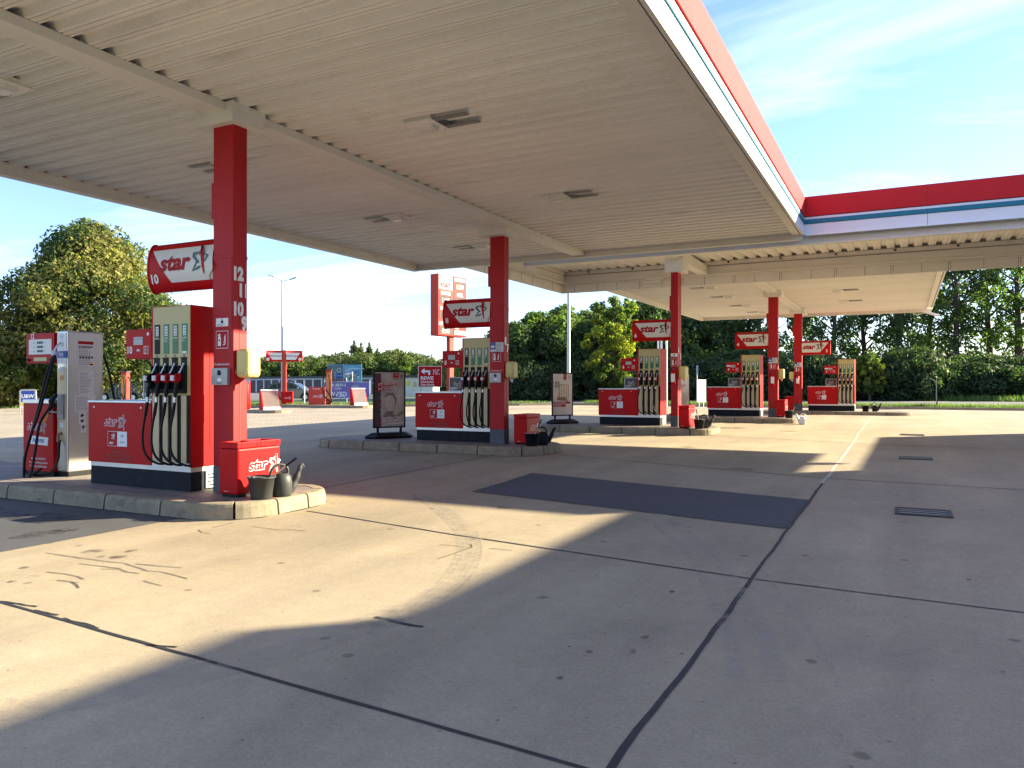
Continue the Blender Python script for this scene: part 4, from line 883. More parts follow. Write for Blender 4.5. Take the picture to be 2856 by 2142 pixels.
# gas pump number 12
t = thing('autogas_pump', (-10.66, 6.91, ZI[10]), 'tall brushed steel gas pump number 12 with red cabinet and looped black hoses', 'fuel pump')
mb = MB(); mb.box(-.25, 0, 0, .55, .06, 2.09, 'steel'); tw = mb.build('tower', t, .02)
mb = MB(); mb.box(-.26, .0, .01, .54, 0, .06, 'black'); mb.box(-.99, -.26, -.03, .45, 0, .05, 'black'); mb.build('plinth', t, .004)
mb = MB(); mb.box(-.235, -.03, -.004, .0, .5, 1.55, 'beigemetal'); mb.box(-.235, -.03, -.006, .0, 1.62, 2.06, 'white'); mb.box(-.25, -.01, -.012, .0, 1.70, 1.80, 'blue'); mb.text('035', .07, (-.13, -.014, 1.725), EX, EZ, 'white', 'c', .01)
for i, s_ in enumerate(['I', 'PL']):
    for rr, m_ in ((.042, 'mgrey'), (.037, 'white')): mb.raw([(-.13 + rr * math.cos(6.283 * k / 18), -.008 - (.042 - rr) * .1, 1.905 + i * .1 + rr * math.sin(6.283 * k / 18)) for k in range(18)], [tuple(range(18))], m_)
    mb.text(s_, .05, (-.13, -.010, 1.887 + i * .1), EX, EZ, 'dgrey', 'c')
for (z_, m_) in ((1.50, 'paper'), (1.38, 'orange'), (.70, 'paper')): mb.box(-.17, -.09, -.007, -.0045, z_, z_ + .07, m_)
mb.build('front_plate', tw)
mb = MB(); mb.box(-.20, -.07, -.03, -.004, .82, 1.18, 'grey'); mb.build('nozzle_holder', tw, .004)
mb = MB()
def sheetp(y0, y1, z0, z1, n, head=None, seed=1):
    mb.box(.001, .004, y0, y1, z0, z1, 'paper')
    if head: mb.box(.004, .0045, y0 + .01, y1 - .01, z1 - .055, z1 - .01, head)
    blackline_text(mb, (.0048, y0 + .02, z0 + .02), EY, EZ, y1 - y0 - .04, z1 - z0 - (.09 if head else .04), n, 'mgrey', seed)
sheetp(.14, .40, 1.58, 1.96, 11, 'lred', 2); sheetp(.155, .39, 1.17, 1.52, 14, None, 3); sheetp(.10, .42, .92, 1.165, 10, None, 4); sheetp(.16, .27, .74, .915, 2, None, 5); sheetp(.19, .27, .62, .735, 2, None, 6)
for (yy, zz) in ((.215, .87), (.215, .79), (.23, .70)): mb.stroke([(-.03, 0), (0, 0), (.03, 0)], [.001, .06, .001], (.0055, yy, zz), EY, EZ, 1, 'ldark')
for i in range(7): mb.box(.005, .0056, .16 + i * .033, .182 + i * .033, 1.855, 1.877, 'ldark')
for i in range(5): mb.box(.005, .0056, .17 + i * .045, .20 + i * .045, 1.70, 1.73, 'ldark')
mb.box(.005, .0056, .33, .38, 1.60, 1.612, 'black'); mb.box(.005, .0056, .33, .38, 1.612, 1.624, 'lred'); mb.box(.005, .0056, .33, .38, 1.624, 1.636, 'yellow')
mb.build('notice_sheets', tw)
mb = MB(); mb.box(-.99, -.27, -.04, .45, .05, 1.04, 'red'); c = mb.build('cabinet', t, .006)
mb = MB(); mb.box(-.995, -.27, -.05, .46, 1.041, 1.10, 'alu'); mb.build('cabinet_top', c, .006)
mb = MB(); logo_outline(mb, (-.90, -.041, .66), EX, EZ, (0, -1, 0), .165)
mb.prism([(-.86, .45), (-.40, .43), (-.38, .55), (-.83, .57)], 'y', -.045, -.041, 'white'); mb.text('Autogas', .10, (-.62, -.047, .475), EX, EZ, 'blue', 'c', .02, .1, .85)
for i, s_ in enumerate(['RAUCHEN VERBOTEN!', 'Motor u. Fremdheizung abstellen', 'Nur zulässige Gefäße befüllen']): mb.text(s_, .042, (-.62, -.043, .22 - .055 * i), EX, EZ, 'white', 'c', .006, 0, .8)
mb.build('lettering', c)
mb = MB(); mb.box(-.95, -.28, -.02, .16, 1.63, 2.07, 'red'); d = mb.build('display_box', t, .01)
mb = MB(); mb.box(-.88, -.34, -.026, -.021, 1.76, 1.98, 'signwhite')
for i in range(3): mb.box(-.68, -.54, -.028, -.0265, 1.79 + i * .062, 1.825 + i * .062, 'dgrey'); blackline_text(mb, (-.77, -.028, 1.795 + i * .062), EX, EZ, .07, .02, 1); blackline_text(mb, (-.52, -.028, 1.795 + i * .062), EX, EZ, .05, .02, 1)
mb.box(-.76, -.45, -.026, -.021, 1.66, 1.715, 'beige'); mb.text('12', .11, (-.79, -.024, 1.99), EX, EZ, 'white', 'c', .03, 0, .85); mb.build('screen', d)
mb = MB(); mb.tube([(-.88, -.02, 1.68), (-.88, -.045, 1.68)], .02, 'black', 8); mb.build('knob', d); mb = MB(); mb.tube([(-.35, -.02, 1.68), (-.35, -.045, 1.68)], .02, 'black', 8); mb.build('knob', d)
mb = MB(); mb.tube([(-.14, -.02, 1.92), (-.15, -.07, 1.86), (-.16, -.09, 1.80)], .014, 'alu', 8); mb.tube([(-.17, -.09, 1.80), (-.17, -.10, 1.73)], .03, 'paper', 8); mb.build('hose_hanger', tw)
def cr(ctrl, n=6):
    V = [Vector(p) for p in ctrl]; V = [V[0]] + V + [V[-1]]; o_ = []
    for i in range(1, len(V) - 2):
        for q in range(n):
            u = q / n; a, b, c_, d_ = V[i - 1:i + 3]; o_.append(.5 * ((2 * b) + (c_ - a) * u + (2 * a - 5 * b + 4 * c_ - d_) * u * u + (3 * b - a - 3 * c_ + d_) * u ** 3))
    return o_ + [V[-1]]
for pp in ([(-.16, -.1, 1.74), (-.27, -.14, 1.45), (-.38, -.17, 1.05), (-.55, -.2, .55), (-.66, -.22, .25), (-.60, -.24, .06), (-.42, -.25, .03), (-.30, -.2, .12)],
           [(-.14, -.1, 1.74), (-.21, -.15, 1.4), (-.33, -.2, .95), (-.47, -.24, .6), (-.54, -.28, .28), (-.50, -.32, .03), (-.43, -.34, -.01), (-.37, -.3, .05), (-.36, -.24, .4), (-.33, -.2, .75), (-.22, -.13, .98), (-.17, -.1, 1.06)],
           [(-.14, -.03, .52), (-.11, -.06, .42), (-.10, -.08, .25), (-.17, -.12, .08), (-.28, -.16, .03), (-.45, -.2, .02)]):
    mb = MB(); mb.tube(cr(pp), .018, 'black', 10); mb.build('hose', t)
mb = MB(); mb.tube([(-.2, -.09, .98), (-.19, -.12, 1.08), (-.13, -.09, 1.18)], [.03, .04, .03], 'blackp', 10); mb.tube([(-.24, -.12, .90), (-.21, -.12, 1.02)], .022, 'blackp', 8); mb.tube([(-.30, -.16, .78), (-.24, -.12, .92)], .024, 'orange', 8); mb.tube([(-.20, -.14, .93), (-.10, -.10, .92), (-.07, -.08, .98)], .012, 'grey', 6); mb.build('nozzle', t)
mb = MB(); mb.tube([(-.14, 0, .62), (-.14, -.05, .6), (-.14, -.05, .5)], .022, 'brown', 8); mb.build('pipe_elbow', t)
mb = MB(); mb.tube(cr([(-.02, .56, 1.76), (.03, .62, 1.5), (.12, .64, 1.1), (.22, .62, .9), (.3, .55, 1.0)]), .018, 'black', 8); mb.build('hose', t)

# ------------------------------------------------------------------ things on the islands
def bin_(x, y, z, label, word=True):
    t = thing('litter_bin', (x, y, z), label, 'litter bin', 'red metal bins beside the columns')
    W, D = .31, .685
    mb = MB(); mb.box(-W, 0, 0, D, .03, .565, 'red'); mb.build('body', t, .022, key='binbody')
    mb = MB(); mb.box(-W, 0, 0, .06, .570, .64, 'red'); mb.box(-W, 0, D - .06, D, .570, .64, 'red'); mb.box(-W, 0, .30, .36, .570, .64, 'red'); mb.box(-W, -W + .05, .06, .30, .570, .64, 'red'); mb.box(-.05, 0, .06, .30, .570, .64, 'red'); mb.box(-W, -W + .05, .36, D - .06, .570, .64, 'red'); mb.box(-.05, 0, .36, D - .06, .570, .64, 'red'); mb.build('lid', t, .004, key='binlid')
    mb = MB(); mb.box(-W + .04, -.04, .05, D - .05, .566, .58, 'black'); mb.build('liner', t, key='binliner')
    mb = MB(); mb.box(-W + .03, -.03, .03, D - .03, 0, .03, 'black'); mb.build('foot', t, key='binfoot')
    mb = MB(); logo_outline(mb, (.001, .17, .30), EY, EZ, EX, .18, 'red', 'grey'); mb.text('Restmüll', .02, (-.22, -.001, .06), EX, EZ, 'white', 'l'); mb.build('lettering', t, key='binlet')
bin_(-6.90, 6.51, ZI[10], 'red litter bin in front of the nearest column, brightly sunlit')
bin_(-7.09, 14.57, ZI[8], 'red litter bin at the foot of the column with sign 8')
bin_(-5.35, 21.35, ZI[6], 'red litter bin at the foot of the column with sign 6')
bin_(-3.84, 29.2, ZI[4], 'red litter bin right of the column with sign 4')
bin_(-4.50, 36.8, ZI[2], 'red litter bin left of the farthest column, behind the other bins')
def bucket(x, y, z, label, m='bucket', filled=False):
    t = thing('bucket', (x, y, z), label, 'bucket', 'water buckets at the island tips')
    mb = MB(); mb.lathe([(0, .004), (.112, .0), (.118, .01), (.150, .235), (.163, .238), (.166, .25), (.160, .258), (.150, .252), (.143, .235), (.112, .02), (0, .015)], 0, 0, m, 32); mb.build('shell', t, key='buck' + m)
    mb = MB(); mb.tube([(-.155, 0, .24), (-.11, -.12, .268), (0, -.165, .272), (.11, -.12, .268), (.155, 0, .24)], .004, 'alu', 6); mb.build('handle', t, key='buckh')
    mb = MB(); mb.raw([(.13 * math.cos(6.283 * i / 20), .13 * math.sin(6.283 * i / 20), .15) for i in range(20)], [tuple(range(20))], 'dgrey'); mb.build('water', t, key='buckw')
    return t
def squeegee(x, y, z, ang, lean, label, h=.42):
    t = thing('squeegee', (x, y, z), label, 'squeegee', 'window squeegees standing in the buckets', rz=R(ang))
    mb = MB(); a = Vector((-.06, 0, .03)); b = Vector((.06 + lean, 0, h)); mb.tube([a, b], .009, 'beigemetal', 8); mb.build('stick', t)
    u = (b - a).normalized(); mb = MB(); mb.tube([b - u * .04, b + u * .12], .013, 'blackp', 8); mb.build('grip', t)
    mb = MB(); mb.box(-.08, -.04, -.10, .10, .025, .06, 'blackp'); mb.build('blade', t)
def can(x, y, z, rz, label, m='bucket'):
    t = thing('watering_can', (x, y, z), label, 'watering can', 'watering cans at the island tips', rz=R(rz))
    mb = MB(); mb.lathe([(0, 0), (.10, 0), (.115, .02), (.12, .16), (.105, .23), (.075, .27), (.06, .275), (.06, .262), (.09, .21), (0, .2)], 0, 0, m, 24, .85); mb.build('body', t, key='can' + m)
    mb = MB(); mb.tube(cr([(.09, 0, .06), (.15, 0, .15), (.20, 0, .26), (.235, 0, .345), (.26, 0, .35), (.27, 0, .325)], 4), [.055] * 4 + [.042] * 4 + [.03] * 4 + [.02] * 4 + [.014] * 5, m, 10); mb.build('spout', t, key='cans' + m)
    mb = MB(); mb.tube(cr([(.07, 0, .26), (.06, 0, .33), (-.02, 0, .375), (-.11, 0, .34), (-.15, 0, .24), (-.12, 0, .12)], 5), .017, m, 10); mb.build('handle', t, key='canh' + m)
bucket(-6.62, 6.60, ZI[10], 'grey plastic bucket at the tip of the nearest island'); squeegee(-6.61, 6.61, ZI[10] + .10, 27, .24, 'squeegee with black grip leaning out of the nearest bucket', .30); can(-6.55, 6.86, ZI[10], 68, 'dark grey watering can behind the nearest bucket')
bucket(-6.86, 14.35, ZI[8], 'dark bucket beside the bin of column 8', 'blackp'); squeegee(-6.84, 14.4, ZI[8] + .02, 30, .05, 'squeegee rising from the bucket by column 8'); can(-6.78, 14.72, ZI[8], 30, 'black watering can beside the bucket of column 8', 'blackp')
bucket(-5.08, 21.4, ZI[6], 'dark bucket beside the bin of column 6', 'blackp'); squeegee(-5.12, 21.42, ZI[6] + .02, 200, -.03, 'pale squeegee standing in the bucket by column 6'); can(-5.0, 21.75, ZI[6], 20, 'dark watering can behind the bucket of column 6', 'bucket')
bucket(-3.65, 28.75, ZI[4], 'dark bucket right of the bin of column 4', 'blackp'); squeegee(-3.6, 28.8, ZI[4] + .02, 20, .12, 'squeegee leaning right out of the bucket of column 4')
can(-3.12, 28.0, g(28), 150, 'white watering can on the ground at the tip of the pump 4 island', 'white')
bucket(-1.52, 36.95, ZI[2], 'dark bucket right of pump 2 on the farthest island', 'blackp'); can(-1.15, 37.1, ZI[2], 10, 'dark watering can right of the farthest bucket', 'blackp')

# advertising stands
def stand(x, y, z, rz, label, kind, sc_=1):
    t = thing('advertising_stand', (x, y, z), label, 'poster stand', 'black framed advertising stands', rz=R(rz))
    mb = MB(); P = [(-.62, 0), (-.45, -.24), (-.05, -.27), (.05, -.27), (.45, -.24), (.62, 0), (.45, .24), (.05, .27), (-.05, .27), (-.45, .24)]
    v = [(a, b, .0) for a, b in P] + [(a * 1.02, b * 1.05, .05) for a, b in P] + [(a * .72, b * .45, .135) for a, b in P]; n = len(P)
    mb.raw(v, [(i, (i + 1) % n, n + (i + 1) % n, n + i) for i in range(n)] + [(n + i, n + (i + 1) % n, 2 * n + (i + 1) % n, 2 * n + i) for i in range(n)] + [tuple(range(2 * n, 3 * n)), tuple(range(n))[::-1]], 'blackp'); mb.build('base', t, .008, key='stbase')
    for s in (-1, 1): mb = MB(); mb.box(s * .30 - .025, s * .30 + .025, -.02, .02, .10, .25, 'blackp'); mb.build('foot', t, key='stf%d' % s)
    mb = MB(); mb.box(-.42, -.385, -.02, .02, .24, 1.60, 'blackp'); mb.box(.385, .42, -.02, .02, .24, 1.60, 'blackp'); mb.box(-.385, .385, -.02, .02, .24, .275, 'blackp'); mb.box(-.385, .385, -.02, .02, 1.565, 1.60, 'blackp'); mb.build('frame', t, .003, key='stfr')
    mb = MB(); F = -.012
    if kind == 'wash':
        M['postg'] = M.get('postg') or mat('poster_grey', (.40, .38, .35), .35, nz=[(2.5, .5, U1)])
        mb.box(-.385, .385, F, .012, .275, 1.565, 'postg')
        mb.box(-.385, -.22, F - .001, F, .275, 1.53, 'dgrey')
        r_ = random.Random(2)
        for (a, b, c, d) in ((-.30, 1.40, .085, .12), (-.30, .83, .085, .14), (-.30, .40, .085, .11)):
            for i in range(60):
                an = r_.uniform(0, 6.28); q = r_.random() ** .6; x_, z_ = a + c * q * math.cos(an), b + d * q * math.sin(an); l_ = .035
                mb.stroke([(0, 0), (l_ * math.cos(an), l_ * math.sin(an))], [.007, .003], (x_, F - .002, z_), EX, EZ, 1, 'lred')
        for i in range(90):
            z_ = r_.uniform(.28, 1.1); x_ = -.21 + r_.gauss(0, .018); mb.box(x_, x_ + .012, F - .0015, F - .001, z_, z_ + .012, 'signwhite')
        mb.prism([(-.335, 1.22), (.195, 1.255), (.195, 1.335), (-.335, 1.30)], 'y', F - .003, F - .001, 'lred'); mb.prism([(-.36, 1.115), (.07, 1.145), (.07, 1.225), (-.36, 1.195)], 'y', F - .003, F - .001, 'lred')
        ux = Vector((1, 0, .066)).normalized()
        mb.text('JETZT KOMFORTABLER', .075, (-.30, F - .004, 1.245), ux, EZ, 'white', 'l', .02, .1, .62); mb.text('AUTO WASCHEN', .075, (-.30, F - .004, 1.135), ux, EZ, 'white', 'l', .02, .1, .62)
        mb.box(.10, .24, F - .003, F, 1.39, 1.545, 'lred'); mb.text('ORLEN', .035, (.17, F - .004, 1.41), EX, EZ, 'white', 'c', .01); mb.stroke([(-.3, -.05), (-.1, .3), (.25, .3), (.42, .02)], [.05, .12, .14, .04], (.17, F - .004, 1.48), EX, EZ, .1, 'white'); star_mark(mb, (.31, F - .004, 1.47), EX, EZ, .08, 'dgrey', 'dgrey')
        # soft grey head of a person resting against a hand
        M['postl'] = M.get('postl') or mat('poster_light', (.50, .46, .40), .35, nz=[(6, .35, U1)]); M['postd'] = M.get('postd') or mat('poster_dark', (.18, .165, .15), .35, nz=[(9, .4, U1)])
        mb.raw([(.02 + .13 * math.cos(6.283 * i / 24), F - .0015, .82 + .19 * math.sin(6.283 * i / 24)) for i in range(24)], [tuple(range(24))], 'postl')
        mb.stroke([(-.13, .98), (-.05, 1.05), (.09, 1.04), (.16, .92), (.15, .78)], [.03, .06, .07, .05, .02], (0, F - .002, 0), EX, EZ, 1, 'postd')
        for (a, b) in ((-.03, .84), (.06, .84)): mb.stroke([(-.02, 0), (0, .004), (.02, 0)], [.004, .014, .004], (a, F - .002, b), EX, EZ, 1, 'postd')
        mb.stroke([(-.015, .73), (.02, .722), (.05, .73)], [.004, .01, .004], (0, F - .002, 0), EX, EZ, 1, 'postd'); mb.stroke([(.01, .82), (0, .775), (.02, .77)], [.005, .008, .004], (0, F - .002, 0), EX, EZ, 1, 'postd')
        mb.stroke([(.14, .55), (.17, .70), (.15, .84)], [.10, .07, .03], (0, F - .0018, 0), EX, EZ, 1, 'postl'); mb.stroke([(-.15, .50), (0, .60), (.14, .52), (.36, .60)], [.03, .14, .16, .05], (0, F - .0012, 0), EX, EZ, 1, 'postd')
        for i in range(3): mb.stroke([(.14 + i * .03, .50), (.26 + i * .03, .66), (.36, .72)], [.006, .012, .006], (0, F - .0022, 0), EX, EZ, 1, 'postl')
        mb.text('Bequem sitzen bleiben', .062, (-.19, F - .004, .45), ux, EZ, 'signwhite', 'l', .018, .15, .8); mb.text('während der Wäsche.', .062, (-.19, F - .004, .385), ux, EZ, 'signwhite', 'l', .018, .15, .8)
        mb.prism([(-.12, .315), (.36, .34), (.36, .375), (-.12, .35)], 'y', F - .003, F - .001, 'white'); mb.text('IMMER ALS NÄCHSTE TANKSTELLE', .03, (-.11, F - .004, .325), ux, EZ, 'lred', 'l', .01, .1, .85)
    elif kind == 'food':
        M['postw'] = M.get('postw') or mat('poster_beige', (.64, .60, .54), .4, nz=[(2.2, .25, U1)]); M['foodc'] = M.get('foodc') or mat('poster_food', (.50, .37, .20), .4, nz=[(14, .5, U1)])
        mb.box(-.385, .385, F, .012, .275, 1.565, 'postw'); mb.box(.03, .16, F - .002, F, 1.37, 1.56, 'lred'); mb.text('ORLEN', .032, (.095, F - .003, 1.39), EX, EZ, 'white', 'c', .01); mb.stroke([(-.3, -.05), (-.1, .3), (.25, .3), (.42, .02)], [.05, .12, .14, .04], (.095, F - .003, 1.47), EX, EZ, .1, 'white'); star_mark(mb, (.26, F - .003, 1.46), EX, EZ, .07, 'mgrey', 'mgrey')
        mb.prism([(-.20, .80), (.25, .78), (.27, 1.22), (-.14, 1.25)], 'y', F - .002, F - .001, 'foodc'); mb.prism([(-.26, .74), (.22, .70), (.1, .86), (-.2, .84)], 'y', F - .0025, F - .0015, 'brown')
        for a in (-.27, -.17): mb.box(a - .035, a + .035, F - .002, F - .001, 1.13, 1.32, 'mgrey'); mb.box(a - .008, a + .008, F - .002, F - .001, .92, 1.13, 'grey')
        for i in range(5): mb.box(-.10 + i * .07, -.07 + i * .07, F - .003, F - .002, .82, 1.2, 'signwhite')
        mb.box(-.37, .30, F - .002, F, .62, .69, 'lred'); mb.box(-.37, .12, F - .002, F, .53, .60, 'lred'); mb.text('STARK IM GESCHMACK,', .05, (-.35, F - .003, .637), EX, EZ, 'white', 'l', .015, .1, .9); mb.text('KLEIN IM PREIS!', .05, (-.35, F - .003, .547), EX, EZ, 'white', 'l', .015, .1, .85)
        mb.box(-.22, .36, F - .002, F, .36, .40, 'white'); mb.text('GÜLTIG BIS ENDE MONAT', .03, (-.2, F - .003, .367), EX, EZ, 'lred', 'l', .01)
    else:
        mb.box(-.385, .385, F, .012, .275, 1.565, 'signwhite'); mb.box(-.33, .2, F - .002, F, 1.15, 1.18, 'lred'); mb.box(-.33, .1, F - .002, F, 1.08, 1.11, 'lred')
        for i in range(7): mb.stroke([(-.3 + i * .07, .3), (-.1 + i * .06, .55), (0 + i * .06, .9)], [.01, .03, .008], (0, F - .002, 0), EX, EZ, 1, 'mgrey')
    mb.build('poster', t)
stand(-10.94, 15.0, ZI[8], 62, 'black framed stand with grey car wash poster, left of pump 8', 'wash')
stand(-9.62, 22.35, ZI[6], 62, 'black framed stand with pale food poster, left of pump 6', 'food')
stand(-7.70, 29.6, ZI[4], 62, 'poster stand half hidden behind the column with sign 6', 'plain')
stand(1.5, 46.0, g(45) + .02, 91, 'poster stand seen edge-on in the grass verge at right', 'plain')
# ------------------------------------------------------------------ places beyond the forecourt
TH = R(27.04)
def dirpt(xr, d): return (d * (-math.sin(TH) + xr * math.cos(TH)), d * (math.cos(TH) + xr * math.sin(TH)))
def P(px, d): return dirpt((px - 1428) / 2145, d)
def hgt(py, d): return 1.5 + (1073.5 - py) / 2145 * d

# vacuum cleaner island
def lowisland(name, a, b, w_, h, label):
    a = Vector(a); b = Vector(b); u = (b - a).normalized(); n = Vector((-u.y, u.x)); c = (a + b) / 2; L_ = (b - a).length / 2
    t = thing(name, (c.x, c.y, g(c.y)), label, 'kerbed island', rz=math.atan2(u.y, u.x))
    P_ = []
    for (ox, a0) in ((L_ - w_, -90), (-L_ + w_, 90)):
        for i in range(9): an = R(a0 + 180 * i / 8); P_.append((ox + w_ * math.cos(an), w_ * math.sin(an)))
    mb = MB(); mb.prism(P_, 'z', -.05, h, 'kerb'); mb.build('kerb', t)
    mb = MB(); mb.raw([(x * (1 - .12 / L_), y * .86, h + .003) for x, y in P_], [tuple(range(len(P_)))], 'pavers'); mb.build('paving', t)
    return t
lowisland('service_island', P(780, 46.0), P(1035, 44.0), .75, .14, 'long low island with the vacuum cleaner and its double sign')
lowisland('service_island', P(600, 39.5), P(800, 37.2), .75, .14, 'short low island at left holding one red mat rack')
def rack(px, d, label):
    x, y = P(px, d); t = thing('mat_rack', (x, y, g(y) + .14), label, 'mat rack', 'red slatted racks for beating car mats', rz=TH + R(38))
    for s in (-1, 1):
        mb = MB(); mb.prism([(.02, 0), (-.52, 0), (-.12, .98), (.02, .98)], 'x', s * .42 - .02, s * .42 + .02, 'red'); mb.build('side_panel', t)
    mb = MB()
    for i in range(17): z = .14 + i * .048; y0 = -(.52 - z * .408); mb.box(-.40, .40, y0 - .006, y0 + .006, z, z + .016, 'steelperf')
    mb.build('slats', t)
    mb = MB(); mb.box(-.43, .43, -.18, .0, .93, .985, 'white'); mb.build('top_bar', t)
    mb = MB(); mb.box(-.43, .43, -.55, -.45, .0, .14, 'white'); mb.box(-.12, .12, -.553, -.55, .05, .08, 'dgrey'); mb.build('foot_bar', t)
    mb = MB(); mb.box(-.4, .4, -.03, -.01, .05, .95, 'red'); mb.build('back_panel', t)
rack(748, 37.8, 'red and silver mat rack on the short island at left'); rack(996, 44.6, 'red and silver mat rack at the right end of the vacuum island')
x, y = P(793, 46.2); t = thing('vacuum_sign', (x, y, g(y) + .14), 'red post with a double white sign reading Staubsauger', 'sign post', rz=TH + R(8))
mb = MB(); mb.box(-.11, .11, -.11, .11, 0, 3.25, 'redfade'); mb.build('post', t)
for s in (-1, 1):
    K = 20; prof = [(math.sin(6.28319 * i / K) * .14, 2.90 + math.cos(6.28319 * i / K) * .33) for i in range(K)]
    x0, x1 = (-1.05, -.11) if s < 0 else (.11, 1.05)
    mb = MB(); v = [(xx, p, q) for xx in (x0, x1) for p, q in prof]; mb.raw(v, [(i, (i + 1) % K, K + (i + 1) % K, K + i) for i in range(K)] + [tuple(range(K)), tuple(range(K, 2 * K))[::-1]], 'red', True); b = mb.build('sign_box', t)
    mb = MB(); z1, z0 = 3.10, 2.68
    if s < 0: pl = [(x0 + .36, z0), (x1 - .02, z0), (x1 - .02, z1), (x0 + .12, z1)]
    else: pl = [(x0 + .02, z0), (x1 - .36, z0), (x1 - .12, z1), (x0 + .02, z1)]
    mb.prism(pl, 'y', -.150, -.135, 'signwhite'); mb.build('sign_panel', b)
    mb = MB(); mb.text('Staubsauger', .15, ((x0 + x1) / 2 - s * .10, -.153, 2.87), EX, EZ, 'dgrey', 'c', .01)
    mb.raw([(s * .93 + .10 * math.cos(6.283 * i / 14), -.14, 2.71 + .10 * math.sin(6.283 * i / 14)) for i in range(14)], [tuple(range(14))], 'signwhite'); mb.build('lettering', b)
mb = MB(); mb.box(-.14, .55, -.46, -.12, .10, .78, 'red'); b = mb.build('waste_bin', t, .02); mb = MB(); logo_outline(mb, (.06, -.463, .36), EX, EZ, (0, -1, 0), .14, 'red', 'grey'); mb.build('lettering', b)
x, y = P(886, 45.4); t = thing('vacuum_machine', (x, y, g(y) + .14), 'faded red vacuum cleaner cabinet with tall tower and looping black hoses', 'vacuum station', rz=TH + R(10))
def vac(t, cab=True):
    if cab:
        mb = MB(); mb.box(-.5, .42, -.3, .4, 0, 1.05, 'redfade'); c = mb.build('cabinet', t, .01); mb = MB(); mb.text('Staubsauger', .09, (-.05, -.303, .92), EX, EZ, 'white', 'c', .01); logo_outline(mb, (-.25, -.302, .45), EX, EZ, (0, -1, 0), .2, 'redfade', 'grey'); mb.build('lettering', c)
    mb = MB(); mb.box(.50, .80, -.25, .15, 0, 2.05, 'redfade'); tw = mb.build('tower', t, .02)
    mb = MB(); mb.box(.52, .78, -.254, -.25, .35, 1.9, 'orange'); mb.build('front_plate', tw); mb = MB(); mb.box(.45, .85, -.3, .2, 2.051, 2.12, 'dgrey'); mb.build('tower_cap', tw)
    for pp in ([(.52, -.28, 1.8), (.36, -.3, 1.7), (.32, -.3, 1.0), (.45, -.32, .45), (.78, -.35, .15), (.82, -.33, .35), (.5, -.3, .9)], [(.62, -.28, 1.85), (.72, -.33, 1.4), (.72, -.3, .8), (.82, -.35, .3), (.7, -.35, .08), (.5, -.3, .1)], [(.82, -.1, 1.8), (.98, -.2, 1.55), (1.02, -.2, 1.0), (1.05, -.25, .65), (.95, -.25, .45), (.86, -.2, .6)]):
        mb = MB(); mb.tube(cr(pp), .028, 'black', 8); mb.build('hose', t)
vac(t)
x, y = P(318, 42); t = thing('vacuum_machine', (x, y, g(y)), 'second salmon vacuum tower seen between the gas pump and the nearest pump', 'vacuum station', rz=TH); vac(t, False)

# street lamps, posts, signs
def pole(name, px, d, h, r0, r1, label, cat='street lamp', group=None, base=0):
    x, y = P(px, d); t = thing(name, (x, y, g(y) + base), label, cat, group, rz=TH); mb = MB(); mb.tube([(0, 0, 0), (0, 0, h)], [r0, r1], 'galv', 12); mb.build('pole', t); return t
t = pole('street_lamp', 787, 50, 8.1, .085, .055, 'tall grey lamp post with two thin arms behind the vacuum sign')
for s in (-1, 1):
    mb = MB(); mb.tube([(0, 0, 8.05), (s * .55, 0, 8.30 if s < 0 else 8.15)], .022, 'galv', 6); mb.build('arm', t)
    mb = MB(); z = 8.30 if s < 0 else 8.15; mb.prism([(s * .5, z - .02), (s * .95, z + .13), (s * .95, z + .18), (s * .5, z + .05)], 'y', -.1, .1, 'galv'); mb.build('lamp_head', t)
pole('street_lamp', 1586, 42, 9.5, .10, .075, 'thick pale lamp post rising behind the stand with the food poster')
pole('street_lamp', 537, 30, 5.6, .035, .03, 'thin grey pole seen above pump 10 below its sign')
for i, px in enumerate((1836, 1845, 1859)):
    x, y = P(px, 44); t = thing('vent_pipe', (x, y, g(y)), ['white vent pipe, left one of three above pump 6', 'white vent pipe, middle one of three above pump 6', 'white vent pipe, right one of three above pump 6'][i], 'vent pipe', 'white vent pipes above pump 6')
    mb = MB(); mb.cyl(0, 0, 0, 4.2, .055, 'white', 10); mb.build('pipe', t); mb = MB(); mb.cyl(0, 0, 4.2, 4.32, .08, 'white', 10); mb.build('cap', t)
for i, (px, d, h, l) in enumerate([(849, 50, 1.45, 'white post in front of the grey car'), (1041, 52, 1.35, 'white post at the right end of the purple banner')]):
    x, y = P(px, d); t = thing('marker_post', (x, y, g(y)), l, 'post', 'slim white posts'); mb = MB(); mb.cyl(0, 0, 0, h, .035, 'white', 8); mb.build('pole', t); mb = MB(); mb.lathe([(0, h), (.06, h + .02), (.06, h + .08), (0, h + .12)], 0, 0, 'white', 10); mb.build('cap', t)
